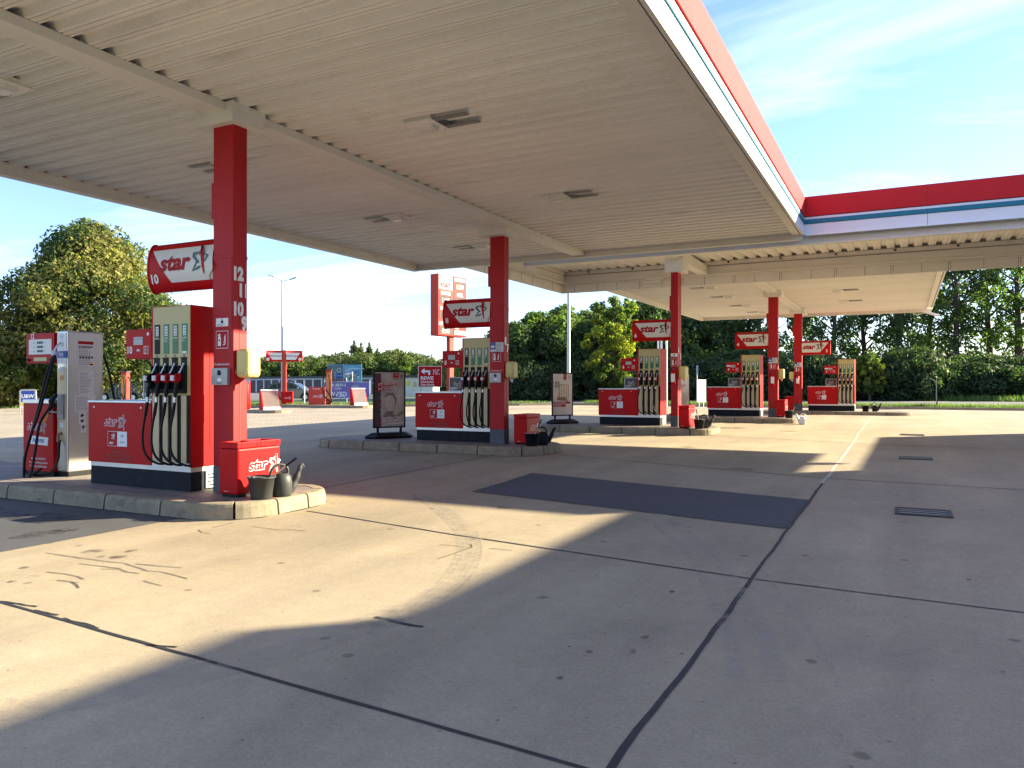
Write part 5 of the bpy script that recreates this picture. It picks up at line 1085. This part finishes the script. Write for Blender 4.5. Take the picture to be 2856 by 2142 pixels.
# keep right sign
x, y = P(817, 62); t = thing('road_sign', (x, y, g(y)), 'round blue sign with white arrow above the grey car', 'road sign', rz=TH)
mb = MB(); mb.cyl(0, .03, 0, 1.6, .03, 'galv', 8); mb.build('pole', t)
mb = MB(); mb.raw([(.21 * math.cos(6.283 * i / 24), q, 1.40 + .21 * math.sin(6.283 * i / 24)) for q in (0, -.02) for i in range(24)], [tuple(range(24, 48)), tuple(range(24))[::-1]] + [(i, (i + 1) % 24, 24 + (i + 1) % 24, 24 + i) for i in range(24)], 'white'); d_ = mb.build('disc', t)
mb = MB(); mb.raw([(.19 * math.cos(6.283 * i / 24), -.023, 1.40 + .19 * math.sin(6.283 * i / 24)) for i in range(24)], [tuple(range(24))], 'blue'); mb.stroke([(-.10, .10), (.04, -.04)], [.055, .055], (0, -.025, 1.40), EX, EZ, 1, 'white'); mb.raw([(.11, -.026, 1.29), (.10, -.026, 1.42), (-.02, -.026, 1.30)], [(0, 1, 2)], 'white'); mb.build('arrow', d_)
# price pylon
x, y = P(1222, 52); x2, y2 = P(1301, 54.5); ang = math.atan2(y2 - y, x2 - x); Lp = math.hypot(x2 - x, y2 - y)
t = thing('price_pylon', (x, y, g(y)), 'tall red and white price sign of the filling station on a red post', 'price sign', rz=ang)
zt, zb = hgt(762, 52) - g(y), hgt(935, 52) - g(y)
mb = MB(); mb.box(0, Lp, 0, .7, zb, zt, 'redfade'); b = mb.build('sign_body', t, .03)
mb = MB(); mb.box(Lp * .48, Lp * .62, .2, .5, 0, zb, 'redfade'); mb.build('post', t)
rows = 4; rh = (zt - zb) / rows; NM = [['', 'SUPER E10', 'SUPER PLUS', 'AUTOGAS LPG'], ['LKW DIESEL', 'DIESEL', 'SUPER', '']]
M['led'] = mat('led_price_field', (.085, .06, .06), .6, spec=.1)
for c_ in range(2):
    xa, xb = (.08, Lp * .5 - .05) if c_ == 0 else (Lp * .5 + .10, Lp - .06)
    for r_ in range(rows):
        z1 = zt - rh * r_ - .04; z0 = zt - rh * (r_ + 1) + .04; nm = NM[c_][r_]
        mb = MB()
        if c_ == 0 and r_ == 0:
            mb.box(xa, xb, -.02, .0, z0, z1, 'white'); star_word(mb, (xa + .08, -.03, z0 + .14), EX, EZ, .55); star_mark(mb, (xb - .38, -.03, z0 + .55), EX, EZ, .5)
        elif nm:
            mb.box(xa, xb, -.02, .0, z0, z1, 'red'); mb.text(nm, .30, ((xa + xb) / 2, -.025, z1 - .29), EX, EZ, 'white', 'c', .035, 0, .74); mb.box(xa + .08, xb - .08, -.025, -.02, z0 + .07, z1 - .36, 'led'); mb.text({'SUPER E10': '1.689', 'SUPER PLUS': '1.769', 'AUTOGAS LPG': '0.999', 'LKW DIESEL': '1.559', 'DIESEL': '1.569', 'SUPER': '1.749'}[nm], .46, ((xa + xb) / 2, -.03, z0 + .13), EX, EZ, 'signwhite', 'c', .005, 0, .8)
        else:
            mb.box(xa, xb, -.02, .0, z0, z1, 'red')
            for i in range(5): mb.box(xa + .08 + i * .26, xa + .27 + i * .26, -.03, -.02, z0 + .1, z0 + .38, 'white')
            mb.box(xa + .1, xa + .5, -.03, -.02, z0 + .5, z0 + .8, 'white')
        mb.build('price_panel', b)
# direction board of a supermarket
x, y = P(1167.7, 66); t = thing('direction_board', (x, y, g(y)), 'red board with a white left arrow between the dark stand and pump 8', 'sign board', rz=TH + R(12))
z1, z0 = hgt(1022, 66) - g(y), hgt(1078, 66) - g(y); W = 1.95
mb = MB(); mb.box(-.05, W + .05, 0, .06, z0 - .05, z1 + .05, 'signwhite'); b = mb.build('board', t)
mb = MB(); mb.box(0, W, -.012, -.0005, z0, z1, 'red'); q = -.016
mb.text('REWE', .42, (.18, q, z0 + .58), EX, EZ, 'white', 'l', .025); mb.text('Naunhofen', .25, (.18, q, z0 + .33), EX, EZ, 'white', 'l', .02); mb.text('Dein Markt', .25, (.18, q, z0 + .08), EX, EZ, 'white', 'l', .02)
mb.raw([(.2, q, z1 - .42), (.5, q, z1 - .15), (.5, q, z1 - .69)], [(0, 1, 2)], 'white'); mb.box(.5, .95, q, q + .001, z1 - .5, z1 - .33, 'white'); mb.box(.82, .99, q, q + .001, z1 - .72, z1 - .33, 'white')
for i, s_ in enumerate(['nach der', 'Ampel', 'in 150 m']): mb.text(s_, .17, (1.22, q, z1 - .35 - .17 * i), EX, EZ, 'white', 'l', .015)
mb.build('lettering', b)
for xx in (.2, 1.7): mb = MB(); mb.cyl(xx, .1, 0, z1, .04, 'galv', 8); mb.build('post', t)
# purple banner seen from behind, lettering mirrored
x, y = P(905, 56); t = thing('banner', (x, y, g(y)), 'purple banner on a fence, its writing mirrored, behind the vacuum island', 'banner', rz=TH + R(4))
W = 3.25; z1, z0 = 1.5, .28
mb = MB(); mb.box(0, W, 0, .01, z0, z1, 'purple'); b = mb.build('cloth', t)
mb = MB(); mb.box(-.02, W + .02, -.004, .0, z1 - .035, z1, 'signwhite'); mb.box(W - .04, W + .02, -.004, 0, z0, z1, 'signwhite'); mb.box(0, W, -.004, 0, z0, z0 + .03, 'signwhite'); mb.build('hem', b)
mb = MB(); mb.text('5-STERNE-', .26, (1.55, -.006, 1.16), (-1, 0, 0), EZ, 'white', 'l', .02); mb.text('HAUS', .2, (1.2, -.006, .93), (-1, 0, 0), EZ, 'white', 'l', .015); mb.text('GEWINN', .48, (1.6, -.006, .42), (-1, 0, 0), EZ, 'white', 'l', .025)
for i in range(14): an = i * .449; mb.stroke([(.12 * math.cos(an), .12 * math.sin(an)), (.42 * math.cos(an), .42 * math.sin(an))], [.05, .01], (2.25, -.005, .95), EX, EZ, 1, 'signwhite')
mb.build('lettering', b)
for xx in (0, 1.6, W): mb = MB(); mb.cyl(xx, .06, 0, 1.6, .03, 'galv', 8); mb.build('post', t)
# two billboards
def billboard(px, d, w_, zt_, zb_, m, label, k):
    x, y = P(px, d); t = thing('billboard', (x, y, 0), label, 'billboard', 'blue framed billboards behind the vacuum machine', rz=TH + R(5))
    mb = MB(); mb.box(0, w_, 0, .1, zb_, zt_, m); b = mb.build('board', t)
    mb = MB(); mb.box(-.06, 0, -.03, .13, 0, zt_ + .1, 'skyblue'); mb.box(w_, w_ + .06, -.03, .13, 0, zt_ + .1, 'skyblue'); mb.box(0, w_, -.03, 0, zt_ - .05, zt_ + .05, 'skyblue'); mb.build('frame', t)
    mb = MB()
    if k == 0: mb.tube([(.72 * w_ + .22 * math.cos(6.283 * i / 20), -.01, zt_ - .6 + .22 * math.sin(6.283 * i / 20)) for i in range(21)], .03, 'white', 6); mb.box(.5 * w_, .85 * w_, -.01, 0, zb_ + .9, zb_ + 1.4, 'blue'); mb.box(.42 * w_, .54 * w_, -.012, 0, zb_ + 1.35, zb_ + 1.6, 'skyblue'); mb.box(.3 * w_, .6 * w_, -.011, 0, zb_ + .0, zb_ + .8, 'dgrey'); mb.text('0% LEASING', .16, (.67 * w_, -.013, zb_ + 1.1), EX, EZ, 'white', 'c')
    else:
        mb.prism([(.05 * w_, zt_ - .7), (.28 * w_, zt_ - .45), (.33 * w_, zt_ - .9), (.12 * w_, zt_ - 1.15)], 'y', -.012, 0, 'blue'); mb.text('TIEF', .3, (.2 * w_, -.014, zt_ - .78), (1, 0, .3), EZ, 'white', 'c', .02); mb.text('PREIS', .2, (.2 * w_, -.014, zt_ - 1.0), (1, 0, .3), EZ, 'white', 'c', .02); mb.text('4.350 Produkte immer', .2, (.7 * w_, -.012, zt_ - .45), EX, EZ, 'white', 'c', .015)
        mb.box(.5 * w_, .9 * w_, -.012, 0, zt_ - .95, zt_ - .65, 'blue'); mb.text('Super-Markt', .17, (.7 * w_, -.014, zt_ - .85), EX, EZ, 'white', 'c'); r_ = random.Random(4)
        for i in range(34): a, b_ = r_.uniform(.35, .9) * w_, zb_ + r_.uniform(.25, 1.15); q = r_.uniform(.06, .17); mb.raw([(a + q * math.cos(6.283 * j / 9), -.012 - i * .0002, b_ + q * math.sin(6.283 * j / 9)) for j in range(9)], [tuple(range(9))], r_.choice(['orange', 'brown', 'green', 'signwhite', 'lred', 'foodc']))
        mb.box(.05 * w_, .2 * w_, -.012, 0, zb_ + .4, zb_ + .85, 'lred')
    mb.build('lettering', b)
M['bbgrey'] = mat('billboard_grey', (.10, .13, .15), .5, nz=[(.8, .4, U1)]); M['bbblue'] = mat('billboard_blue', (.12, .33, .46), .5, nz=[(.6, .3, U1)])
billboard(915, 88, 1.72, hgt(1018, 88), hgt(1076, 88), 'bbgrey', 'grey car poster, left one of the two billboards', 0); billboard(958, 88, 2.0, hgt(1018, 88), hgt(1076, 88), 'bbblue', 'light blue grocery poster, right one of the two billboards', 1)
for i, px in enumerate((966, 983)):
    x, y = P(px, 64); t = thing('road_sign', (x, y, g(y)), ['round pale blue cycle path sign before the blue billboard', 'thin sign post before the blue billboard, small blade sign on top'][i], 'road sign', rz=TH)
    mb = MB(); mb.cyl(0, 0, 0, 2.2 if i == 0 else 2.35, .03, 'white', 8); mb.build('pole', t); mb = MB()
    if i == 0: mb.raw([(.22 * math.cos(6.283 * k / 20), -.03, 2.05 + .22 * math.sin(6.283 * k / 20)) for k in range(20)], [tuple(range(20))], 'signwhite'); mb.raw([(.18 * math.cos(6.283 * k / 20), -.034, 2.05 + .18 * math.sin(6.283 * k / 20)) for k in range(20)], [tuple(range(20))], 'skyblue')
    else: mb.prism([(-.6, 2.12), (-.5, 2.05), (.0, 2.2), (.0, 2.3), (-.5, 2.22)], 'y', -.04, -.02, 'white')
    mb.build('sign_face', t)
# A-board with blue sign
x, y = P(78, 36); t = thing('a_board', (x, y, g(y)), 'pavement board with blue square sign above yellow strip on the lawn edge', 'pavement sign', rz=TH + R(20))
mb = MB(); mb.tube([(-.33, 0, 0), (-.33, 0, 1.12), (-.29, 0, 1.17), (.29, 0, 1.17), (.33, 0, 1.12), (.33, 0, 0)], .022, 'grey', 8); mb.tube([(-.33, .5, 0), (-.31, .05, 1.1)], .02, 'grey', 6); mb.tube([(.33, .5, 0), (.31, .05, 1.1)], .02, 'grey', 6); mb.build('frame', t)
mb = MB(); mb.box(-.31, .31, -.01, .01, .30, 1.15, 'signwhite'); b = mb.build('board', t); mb = MB(); mb.box(-.27, .27, -.015, -.0105, .60, 1.12, 'blue'); mb.text('U&W', .24, (0, -.018, .79), EX, EZ, 'white', 'c', .03, 0, .9); mb.box(-.29, .29, -.015, -.0105, .43, .56, 'yellow'); mb.build('lettering', b)
# white board on a post behind the forecourt
x, y = P(1957, 43); t = thing('notice_board', (x, y, g(y)), 'blank white board between the columns with signs 6 and 4', 'board', rz=TH + R(35))
mb = MB(); mb.box(-.36, .36, 0, .05, .30, 1.55, 'white'); mb.build('board', t, .01); mb = MB(); mb.box(-.2, -.16, .01, .04, 0, .3, 'galv'); mb.box(.16, .2, .01, .04, 0, .3, 'galv'); mb.build('leg', t)
x, y = P(1946, 46); t = thing('road_sign', (x, y, g(y)), 'blue sign seen edge-on left of the blank white board', 'road sign', rz=TH + R(80)); mb = MB(); mb.cyl(0, .04, 0, 2.4, .035, 'galv', 8); mb.build('pole', t); mb = MB(); mb.box(-.3, .3, -.01, .01, 1.85, 2.4, 'skyblue'); mb.build('sign_face', t)
# white rail and garages, hut
x, y = P(330, 66); t = thing('guard_rail', (x, y, g(y)), 'white railing behind the advert frame of pump 10', 'railing', rz=TH)
mb = MB(); [mb.box(i * .14, i * .14 + .04, 0, .04, .1, 1.1, 'white') for i in range(26)]; mb.box(0, 3.6, 0, .04, 1.1, 1.16, 'white'); mb.build('bars', t)
pa = Vector(P(655, 134)); pb = Vector(P(1125, 104)); u = (pb - pa); Lg = u.length; u.normalize()
t = thing('garage_row', (pa.x, pa.y, .2), 'long row of flat roofed garages with dark doors across the road', 'garages', rz=math.atan2(u.y, u.x))
mb = MB(); mb.box(0, Lg, 0, 5.5, 0, 2.35, 'wallg'); mb.build('wall', t); mb = MB(); mb.box(-.15, Lg + .15, -.2, 5.6, 2.36, 2.62, 'roofd'); mb.build('roof', t)
nd = 19
for i in range(nd): mb = MB(); a = i * Lg / nd; mb.box(a + .24, a + Lg / nd - .24, -.03, .02, 0, 2.1, 'doorb'); mb.build('door', t, key='gdoor%d' % i)
x, y = P(1128, 84); t = thing('utility_hut', (x, y, .2), 'cream flat roofed hut beside the red direction board', 'hut', rz=TH - R(8))
mb = MB(); mb.box(0, 3.2, 0, 3, 0, 2.1, 'hutwall'); mb.build('wall', t); mb = MB(); mb.box(-.1, 3.3, -.15, 3.1, 2.1, 2.22, 'roofd'); mb.build('roof', t); mb = MB(); mb.box(.25, .55, -.12, 0, 1.3, 1.75, 'yellow'); mb.build('meter_box', t); mb = MB(); mb.box(.95, 1.3, -.12, 0, 1.15, 1.6, 'beige'); mb.build('meter_box', t)
x, y = P(1256, 60); t = thing('banner', (x, y, g(y)), 'small light blue banner left of the tower of pump 8', 'banner', rz=TH); mb = MB(); mb.box(0, 1.0, 0, .02, .65, 1.75, 'skyblue'); mb.build('cloth', t); mb = MB(); mb.cyl(0, .03, 0, 1.8, .03, 'galv', 6); mb.build('post', t)
# far power line mast
x, y = P(1205, 620); t = thing('power_mast', (x, y, 0), 'distant lattice mast with wide cross arm, left of pylon sign post', 'power mast', rz=TH)
mb = MB()
for s in (-1, 1): mb.tube([(s * 2, 0, 0), (s * .4, 0, 27)], .22, 'galv', 4)
for i in range(6): mb.tube([(-2 + .27 * i, 0, i * 4.5), (1.8 - .27 * i, 0, i * 4.5 + 4.5)], .14, 'galv', 4)
mb.build('lattice', t)
mb = MB(); mb.tube([(-7.5, 0, 24.0), (-3.5, 0, 26.5), (3.5, 0, 26.5), (7.5, 0, 24.0), (-7.5, 0, 24.0)], .2, 'galv', 4); mb.build('cross_arm', t)
# hatchback cars
def car(x, y, rz, paint, label):
    t = thing('parked_car', (x, y, g(y) - .01), label, 'car', 'cars on the road', rz=rz)
    L2 = 2.0
    low = [(-2.0, .38), (-1.98, .75), (-1.92, .92), (-.2, .97), (.95, .95), (1.75, .80), (1.98, .62), (2.0, .38), (1.75, .25), (1.62, .25)]
    def arch(c, r_): return [(c + r_ * math.cos(R(a)), .31 + r_ * math.sin(R(a))) for a in range(0, 181, 20)]
    body = low[:-2] + [(1.78, .22)] + arch(1.28, .36) + [(.8, .20), (-.8, .20)] + arch(-1.22, .36) + [(-1.7, .25)]
    mb = MB(); n = len(body); v = []
    for yy, s in ((-.86, .0), (-.80, 1.0), (.80, 1.0), (.86, .0)):
        pass
    mb.prism(body, 'y', -.85, .85, paint); mb.build('body', t, .05)
    top = [(-1.93, .90), (-1.62, 1.30), (-1.30, 1.43), (-.3, 1.47), (.25, 1.40), (1.05, .93)]
    m2 = MB(); v = [(a, -.82 + (b - .9) * .26, b) for a, b in top] + [(a, .82 - (b - .9) * .26, b) for a, b in top]; n = len(top)
    m2.raw(v, [(i, i + 1, n + i + 1, n + i) for i in range(n - 1)] + [tuple(range(n)), tuple(range(n, 2 * n))[::-1]], paint); c = m2.build('cabin', t, .03)
    for s in (-1, 1):
        for w_ in ([(-1.68, .98), (-1.45, 1.27), (-1.15, 1.36), (-1.05, .98)], [(-.98, .98), (-1.02, 1.37), (-.3, 1.40), (-.22, .98)], [(-.12, .98), (-.18, 1.39), (.2, 1.34), (.82, .98)]):
            mb = MB(); q = [(a, s * (.826 - (b - .9) * .26), b) for a, b in w_]; mb.raw(q, [(0, 1, 2, 3)], 'glass'); mb.build('window', c)
        mb = MB(); mb.box(-.2 , -.05, s * .853 - .01, s * .853 + .01, .80, .83, paint); mb.build('door_handle', t)
        mb = MB(); mb.box(.62, .78, s * .95 - .07, s * .95 + .05, .95, 1.07, paint); mb.build('mirror', t, .02)
        mb = MB(); mb.box(-2.0, -1.78, s * .78 - .09, s * .78 + .085, .72, .90, 'taillight'); mb.build('tail_light', t, .01)
        mb = MB(); mb.box(1.72, 1.97, s * .72 - .12, s * .72 + .12, .60, .74, 'lens'); mb.build('headlight', t, .01)
        for wx in (-1.22, 1.28):
            mb = MB(); mb.tube([(wx, s * .64, .31), (wx, s * .86, .31)], .31, 'tyre', 24); w_ = mb.build('wheel', t)
            mb = MB(); mb.tube([(wx, s * .855, .31), (wx, s * .868, .31)], .19, 'alu', 16); [mb.box(wx - .012, wx + .012, s * .87 - .004, s * .87 + .004, .14, .48, 'dgrey')]; mb.build('rim', w_)
    mb = MB(); mb.raw([(-1.95, -.7, .95), (-1.95, .7, .95), (-1.66, .62, 1.27), (-1.66, -.62, 1.27)], [(0, 1, 2, 3)], 'glass'); mb.build('rear_window', c)
    mb = MB(); mb.raw([(1.03, -.7, .96), (1.03, .7, .96), (.30, .62, 1.385), (.30, -.62, 1.385)], [(0, 1, 2, 3)], 'glass'); mb.build('windscreen', c)
    return t
x, y = P(819, 61); car(x, y, TH + R(-6), 'carpaint', 'grey hatchback on the road behind the vacuum sign')
x, y = P(352, 61); car(x, y, TH + R(170), 'cardark', 'dark blue car partly hidden behind the nearest pump cabinet')

# ------------------------------------------------------------------ trees: limbs and leaves built face by face
def leaves(clumps, n, size, seed, squash=.8):
    rs = np.random.RandomState(seed); c = np.array([q[:3] for q in clumps]); rr = np.array([q[3] for q in clumps]); wts = rr ** 2.2; wts /= wts.sum()
    idx = rs.choice(len(clumps), n, p=wts); d = rs.normal(size=(n, 3)); d /= np.linalg.norm(d, axis=1)[:, None]
    q = rs.uniform(0.35, 1.0, n) ** .6; pos = c[idx] + d * (rr[idx] * q)[:, None] * np.array([1, 1, squash])
    nrm = d * .7 + rs.normal(size=(n, 3)) * .6 + np.array([0, 0, .35]); nrm /= np.linalg.norm(nrm, axis=1)[:, None]
    a = np.cross(nrm, rs.normal(size=(n, 3))); a /= np.linalg.norm(a, axis=1)[:, None]; b = np.cross(nrm, a)
    s = size * rs.uniform(.55, 1.35, n)[:, None]
    v = np.stack([pos - a * s, pos - b * s * .55, pos + a * s, pos + b * s * .55], 1).reshape(-1, 3)
    return v
def leafobj(name, v, mats, parent, split=None):
    n = len(v) // 4; me = bpy.data.meshes.new(name); me.vertices.add(len(v)); me.vertices.foreach_set('co', v.ravel())
    me.loops.add(4 * n); me.loops.foreach_set('vertex_index', np.arange(4 * n)); me.polygons.add(n); me.polygons.foreach_set('loop_start', np.arange(0, 4 * n, 4)); me.polygons.foreach_set('loop_total', np.full(n, 4))
    for m in mats: me.materials.append(M[m])
    if split is not None: me.polygons.foreach_set('material_index', split.astype(np.int32))
    me.update(); me.validate(); o = bpy.data.objects.new(name, me); col.objects.link(o)
    if parent: o.parent = parent
    return o
def tree(label, x, y, h, w_, seed, n=16000, size=.16, shape='round', mats=('leafdark', 'leafmid'), bottom=.12, gap=1.0, cat='tree', group=None, mixf=.35, name='broadleaf_tree', rfac=.20):
    r_ = random.Random(seed); t = thing(name, (x, y, g(y) - .03), label, cat, group); t.rotation_euler = (0, 0, 0)
    clumps = []; limbs = MB(); base = h * bottom; H = h - base
    K = int(46 * gap); tr = h * .014 + .05
    limbs.tube([(0, 0, 0), (r_.gauss(0, .1), r_.gauss(0, .1), h * .3), (r_.gauss(0, .25), r_.gauss(0, .25), h * .62), (r_.gauss(0, .3), r_.gauss(0, .3), h * .9)], [tr * 1.4, tr, tr * .6, tr * .18], 'bark', 8)
    for i in range(K):
        f = (i + .5) / K; z = base + H * f ** .9
        if shape == 'cone': rad = w_ / 2 * min(1, (1 - f) * 1.45 + .05) * min(1, .55 + f * 3)
        elif shape == 'round': rad = w_ / 2 * math.sqrt(max(.03, 1 - abs(2 * f - .92) ** 2.3))
        elif shape == 'open': rad = w_ / 2 * (.55 + .6 * math.sin(3.1 * min(1, f + .08)))
        else: rad = w_ / 2
        a = i * 2.39996 + r_.uniform(-.5, .5); q = r_.uniform(.45, .95) if shape != 'open' else r_.uniform(.2, 1.0)
        cr_ = w_ * rfac * r_.uniform(.55, 1.1) * (.55 if f > .88 else 1)
        cx, cy = rad * q * math.cos(a), rad * q * math.sin(a); clumps.append((cx, cy, z, cr_))
        if i % 2 == 0:
            zz = max(h * .12, z - rad * q * .8); limbs.tube([(0, 0, min(zz, h * .8)), (cx * .5, cy * .5, (zz + z) / 2 + .1), (cx, cy, z)], [tr * .42 * (1.1 - f * .6), tr * .22, tr * .07], 'bark', 5)
    limbs.build('trunk', t)
    v = leaves(clumps, n, size, seed); m = len(v) // 4; rs = np.random.RandomState(seed + 1)
    cen = v.reshape(-1, 4, 3).mean(1)
    patch = (np.sin(cen[:, 0] * 1.1 + seed) + np.sin(cen[:, 1] * 1.3 + 2) + np.sin(cen[:, 2] * 1.4 + seed * .7)) / 3
    sp = ((patch + rs.normal(size=m) * .35) > (1 - mixf * 2) * .6).astype(np.int32) if len(mats) > 1 else None
    leafobj('crown', v, mats, t, sp)
    return t
def clone(src, label, x, y, rz, s, sz=None):
    o = src.copy(); col.objects.link(o); o.location = (x, y, g(y) - .03); o.rotation_euler = (0, 0, rz); o.scale = (s, s, sz or s); o['label'] = words(label)
    for ch in src.children: c = ch.copy(); col.objects.link(c); c.parent = o
    return o
x, y = P(243, 50); tree('big rounded linden tree with yellowing right side, at the left behind the pumps', x, y, 11.7, 12.6, 11, n=80000, size=.135, shape='cone', mats=('leafdark', 'leaflime'), bottom=.17, gap=2.8, mixf=.55, name='linden_tree', rfac=.14)
G1 = 'shrubs at the left behind the lawn'
x, y = P(20, 47); s0 = tree('yellow green shrub at the left picture edge', x, y, 3.7, 4.4, 21, n=16000, size=.13, mats=('leafmid', 'leaflime'), bottom=.0, cat='shrub', group=G1, name='shrub', mixf=.6)
for (px, d, s, l) in [(75, 49, .85, 'yellow green shrub behind the pavement board'), (-30, 46, 1.2, 'tall shrub partly cut by the left edge'), (130, 50, .8, 'green shrub behind the gas pump display'), (185, 52, .75, 'shrub hidden behind the steel gas pump')]:
    x, y = P(px, d); clone(s0, l, x, y, px * .1, s)
# dark trees behind pump 10
x, y = P(350, 84); d0 = tree('dark round tree between the display box and the nearest pump', x, y, 5.0, 5.5, 31, n=16000, size=.15, bottom=.05, group='dark trees across the road at left', mats=('leafdark', 'leafmid'))
for px, d, s, l in [(410, 88, 1.0, 'dark tree behind the tower of the nearest pump'), (300, 80, .9, 'dark tree behind the steel gas pump')]: x, y = P(px, d); clone(d0, l, x, y, px * .1, s)
# far belt behind the garages
G2 = 'trees behind the garage row'
f0 = tree('far tree directly right of the nearest column', *P(745, 185), 8.0, 9.5, 41, n=9000, size=.27, mats=('leafdark', 'leaffar'), bottom=.0, group=G2, mixf=.55, rfac=.2)
f1 = tree('far rounded tree left of the double vacuum sign post', *P(775, 175), 7.2, 9.0, 42, n=9000, size=.27, mats=('leafmid', 'leaffar'), bottom=.0, group=G2, mixf=.6, rfac=.2)
f2 = tree('slim pale poplar above the billboards', *P(988, 230), 14.5, 4.2, 43, n=4500, size=.25, mats=('leaffar',), bottom=.1, group=G2, shape='cone', name='poplar_tree')
LB = [(700, 180, 0, .85), (728, 190, 1, 1.0), (810, 182, 0, .98), (838, 176, 1, .92), (862, 188, 0, 1.02), (888, 178, 1, .95), (905, 190, 0, 1.05), (932, 182, 1, 1.0), (955, 192, 0, 1.12), (978, 180, 1, 1.0), (1000, 186, 0, 1.08), (1022, 178, 1, 1.12), (1046, 190, 0, 1.05), (1070, 182, 1, 1.15), (1098, 186, 0, 1.2), (1124, 178, 1, 1.12), (1150, 184, 0, 1.1), (1176, 180, 1, 1.0), (1200, 170, 0, .85), (1228, 165, 1, .8), (1256, 160, 0, .85), (1284, 150, 1, .9), (1312, 140, 0, .95), (1345, 125, 1, 1.0), (1380, 110, 0, .95)]
WH = ['left of the vacuum sign', 'behind the left vacuum sign box', 'right of the vacuum sign post', 'under the right sign box end', 'right of the sign box', 'between sign box and billboards', 'left of the grey billboard', 'behind the grey billboard', 'behind the gap of the two billboards', 'behind the blue billboard', 'above the blue billboard', 'right of the blue billboard', 'above the dark stand, left side', 'above the dark stand, middle', 'above the dark stand, right side', 'above the cream hut', 'left of the red direction board', 'above the red direction board', 'below the distant power mast', 'behind the price sign post', 'right of the price sign post', 'behind the display box of pump 8', 'behind pump 8, left part', 'behind pump 8, right part', 'behind the column with sign 8']
for i, (px, d, k, s) in enumerate(LB): x, y = P(px, d); clone((f0, f1)[k], 'far belt tree ' + WH[i], x, y, i * 1.3, s)
for px, d, s, l in [(1007, 228, .95, 'slim pale poplar, second from the left above the billboards'), (1030, 235, .98, 'slim pale poplar left of the dark stand'), (1052, 232, .85, 'slim pale poplar above the dark stand')]: x, y = P(px, d); clone(f2, l, x, y, px, s)
# belt on the right: dense to the left, tall and open to the right
G3 = 'trees of the belt beyond the road'
b0 = tree('dense dark tree, first of the belt right of the column with sign 8', *P(1500, 66), 7.0, 7.5, 51, n=26000, size=.17, bottom=.03, group=G3, mats=('leafdark', 'leafmid'), mixf=.3, gap=1.2)
yt = tree('bright yellow tree behind the stand with the food poster', *P(1712, 60), 8.1, 4.3, 52, n=11000, size=.13, bottom=.14, group=G3, mats=('leafyel', 'leafmid'), mixf=.40, gap=1.9, shape='open', name='yellow_tree', rfac=.13)
c0 = tree('tall dense tree above pump 6', *P(1800, 68), 8.6, 8.0, 53, n=28000, size=.17, bottom=.03, group=G3, mats=('leafdark', 'leafmid'), mixf=.45, gap=1.3)
o0 = tree('tall open tree with visible branches behind the column with sign 4', *P(2120, 72), 13.5, 7.5, 54, n=6500, size=.15, bottom=.22, group=G3, mats=('leafdark', 'leafmid'), mixf=.5, gap=1.5, shape='open', rfac=.12)
o1 = tree('tall slender tree with bare lower trunk right of pump 2', *P(2500, 70), 16.0, 7.0, 55, n=6500, size=.15, bottom=.26, group=G3, mats=('leafdark', 'leafmid'), mixf=.35, gap=1.6, shape='open', rfac=.12)
RB = [(1440, 72, b0, .95, 'behind the column with sign 8'), (1565, 69, b0, 1.12, 'behind the thick pale lamp post'), (1630, 72, c0, .92, 'left of the yellow tree'), (1690, 74, c0, .98, 'directly behind the yellow tree'), (1760, 72, b0, 1.2, 'right of the yellow tree'), (1850, 74, c0, 1.05, 'behind the tower of pump 6'), (1910, 70, b0, 1.18, 'right of the column with sign 6'),
      (1975, 74, b0, 1.1, 'above the blank white board'), (2040, 71, o0, .80, 'left of sign 4'), (2230, 75, o0, .95, 'between the last two columns'), (2320, 71, o1, .86, 'behind sign 2'), (2410, 74, o0, 1.0, 'above pump 2'),
      (2590, 75, o0, 1.12, 'left of the edge-on poster stand'), (2670, 70, o1, .98, 'right of the far canopy corner'), (2760, 73, o0, 1.2, 'second from the right picture edge'), (2840, 70, o1, 1.1, 'cut by the right picture edge')]
for i, (px, d, s_, s, l) in enumerate(RB): x, y = P(px, d); clone(s_, 'belt tree ' + l, x, y, i * 1.7 + .4, s)
G4 = 'bushes along the foot of the tree belt'
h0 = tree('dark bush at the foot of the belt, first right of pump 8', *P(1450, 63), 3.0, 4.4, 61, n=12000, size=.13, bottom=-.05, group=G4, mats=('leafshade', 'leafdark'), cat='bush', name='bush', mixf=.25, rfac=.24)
WB = ['behind the towel box of column 8', 'left of the pale lamp post', 'right of the pale lamp post', 'right of the food poster', 'below the yellow tree', 'left of pump 6 cabinet', 'behind the advert frame of pump 6', 'behind pump 6', 'behind column 6', 'beside the half hidden stand', 'behind the blank board', 'left of pump 4', 'behind pump 4', 'behind column 4', 'between columns 4 and 2', 'left of pump 2', 'behind the display of pump 2', 'behind pump 2', 'right of pump 2', 'above the farthest bucket', 'at the tip of the farthest island', 'left of the edge-on stand', 'behind the edge-on stand', 'right of the edge-on stand', 'second from the right edge', 'at the right edge', 'cut by the right edge']
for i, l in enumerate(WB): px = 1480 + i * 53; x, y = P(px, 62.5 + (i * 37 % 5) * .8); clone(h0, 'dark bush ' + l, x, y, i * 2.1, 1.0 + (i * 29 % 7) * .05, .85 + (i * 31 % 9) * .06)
x, y = P(2425, 61); clone(yt, 'small yellowing tree right of pump 2', x, y, 1.0, .5)
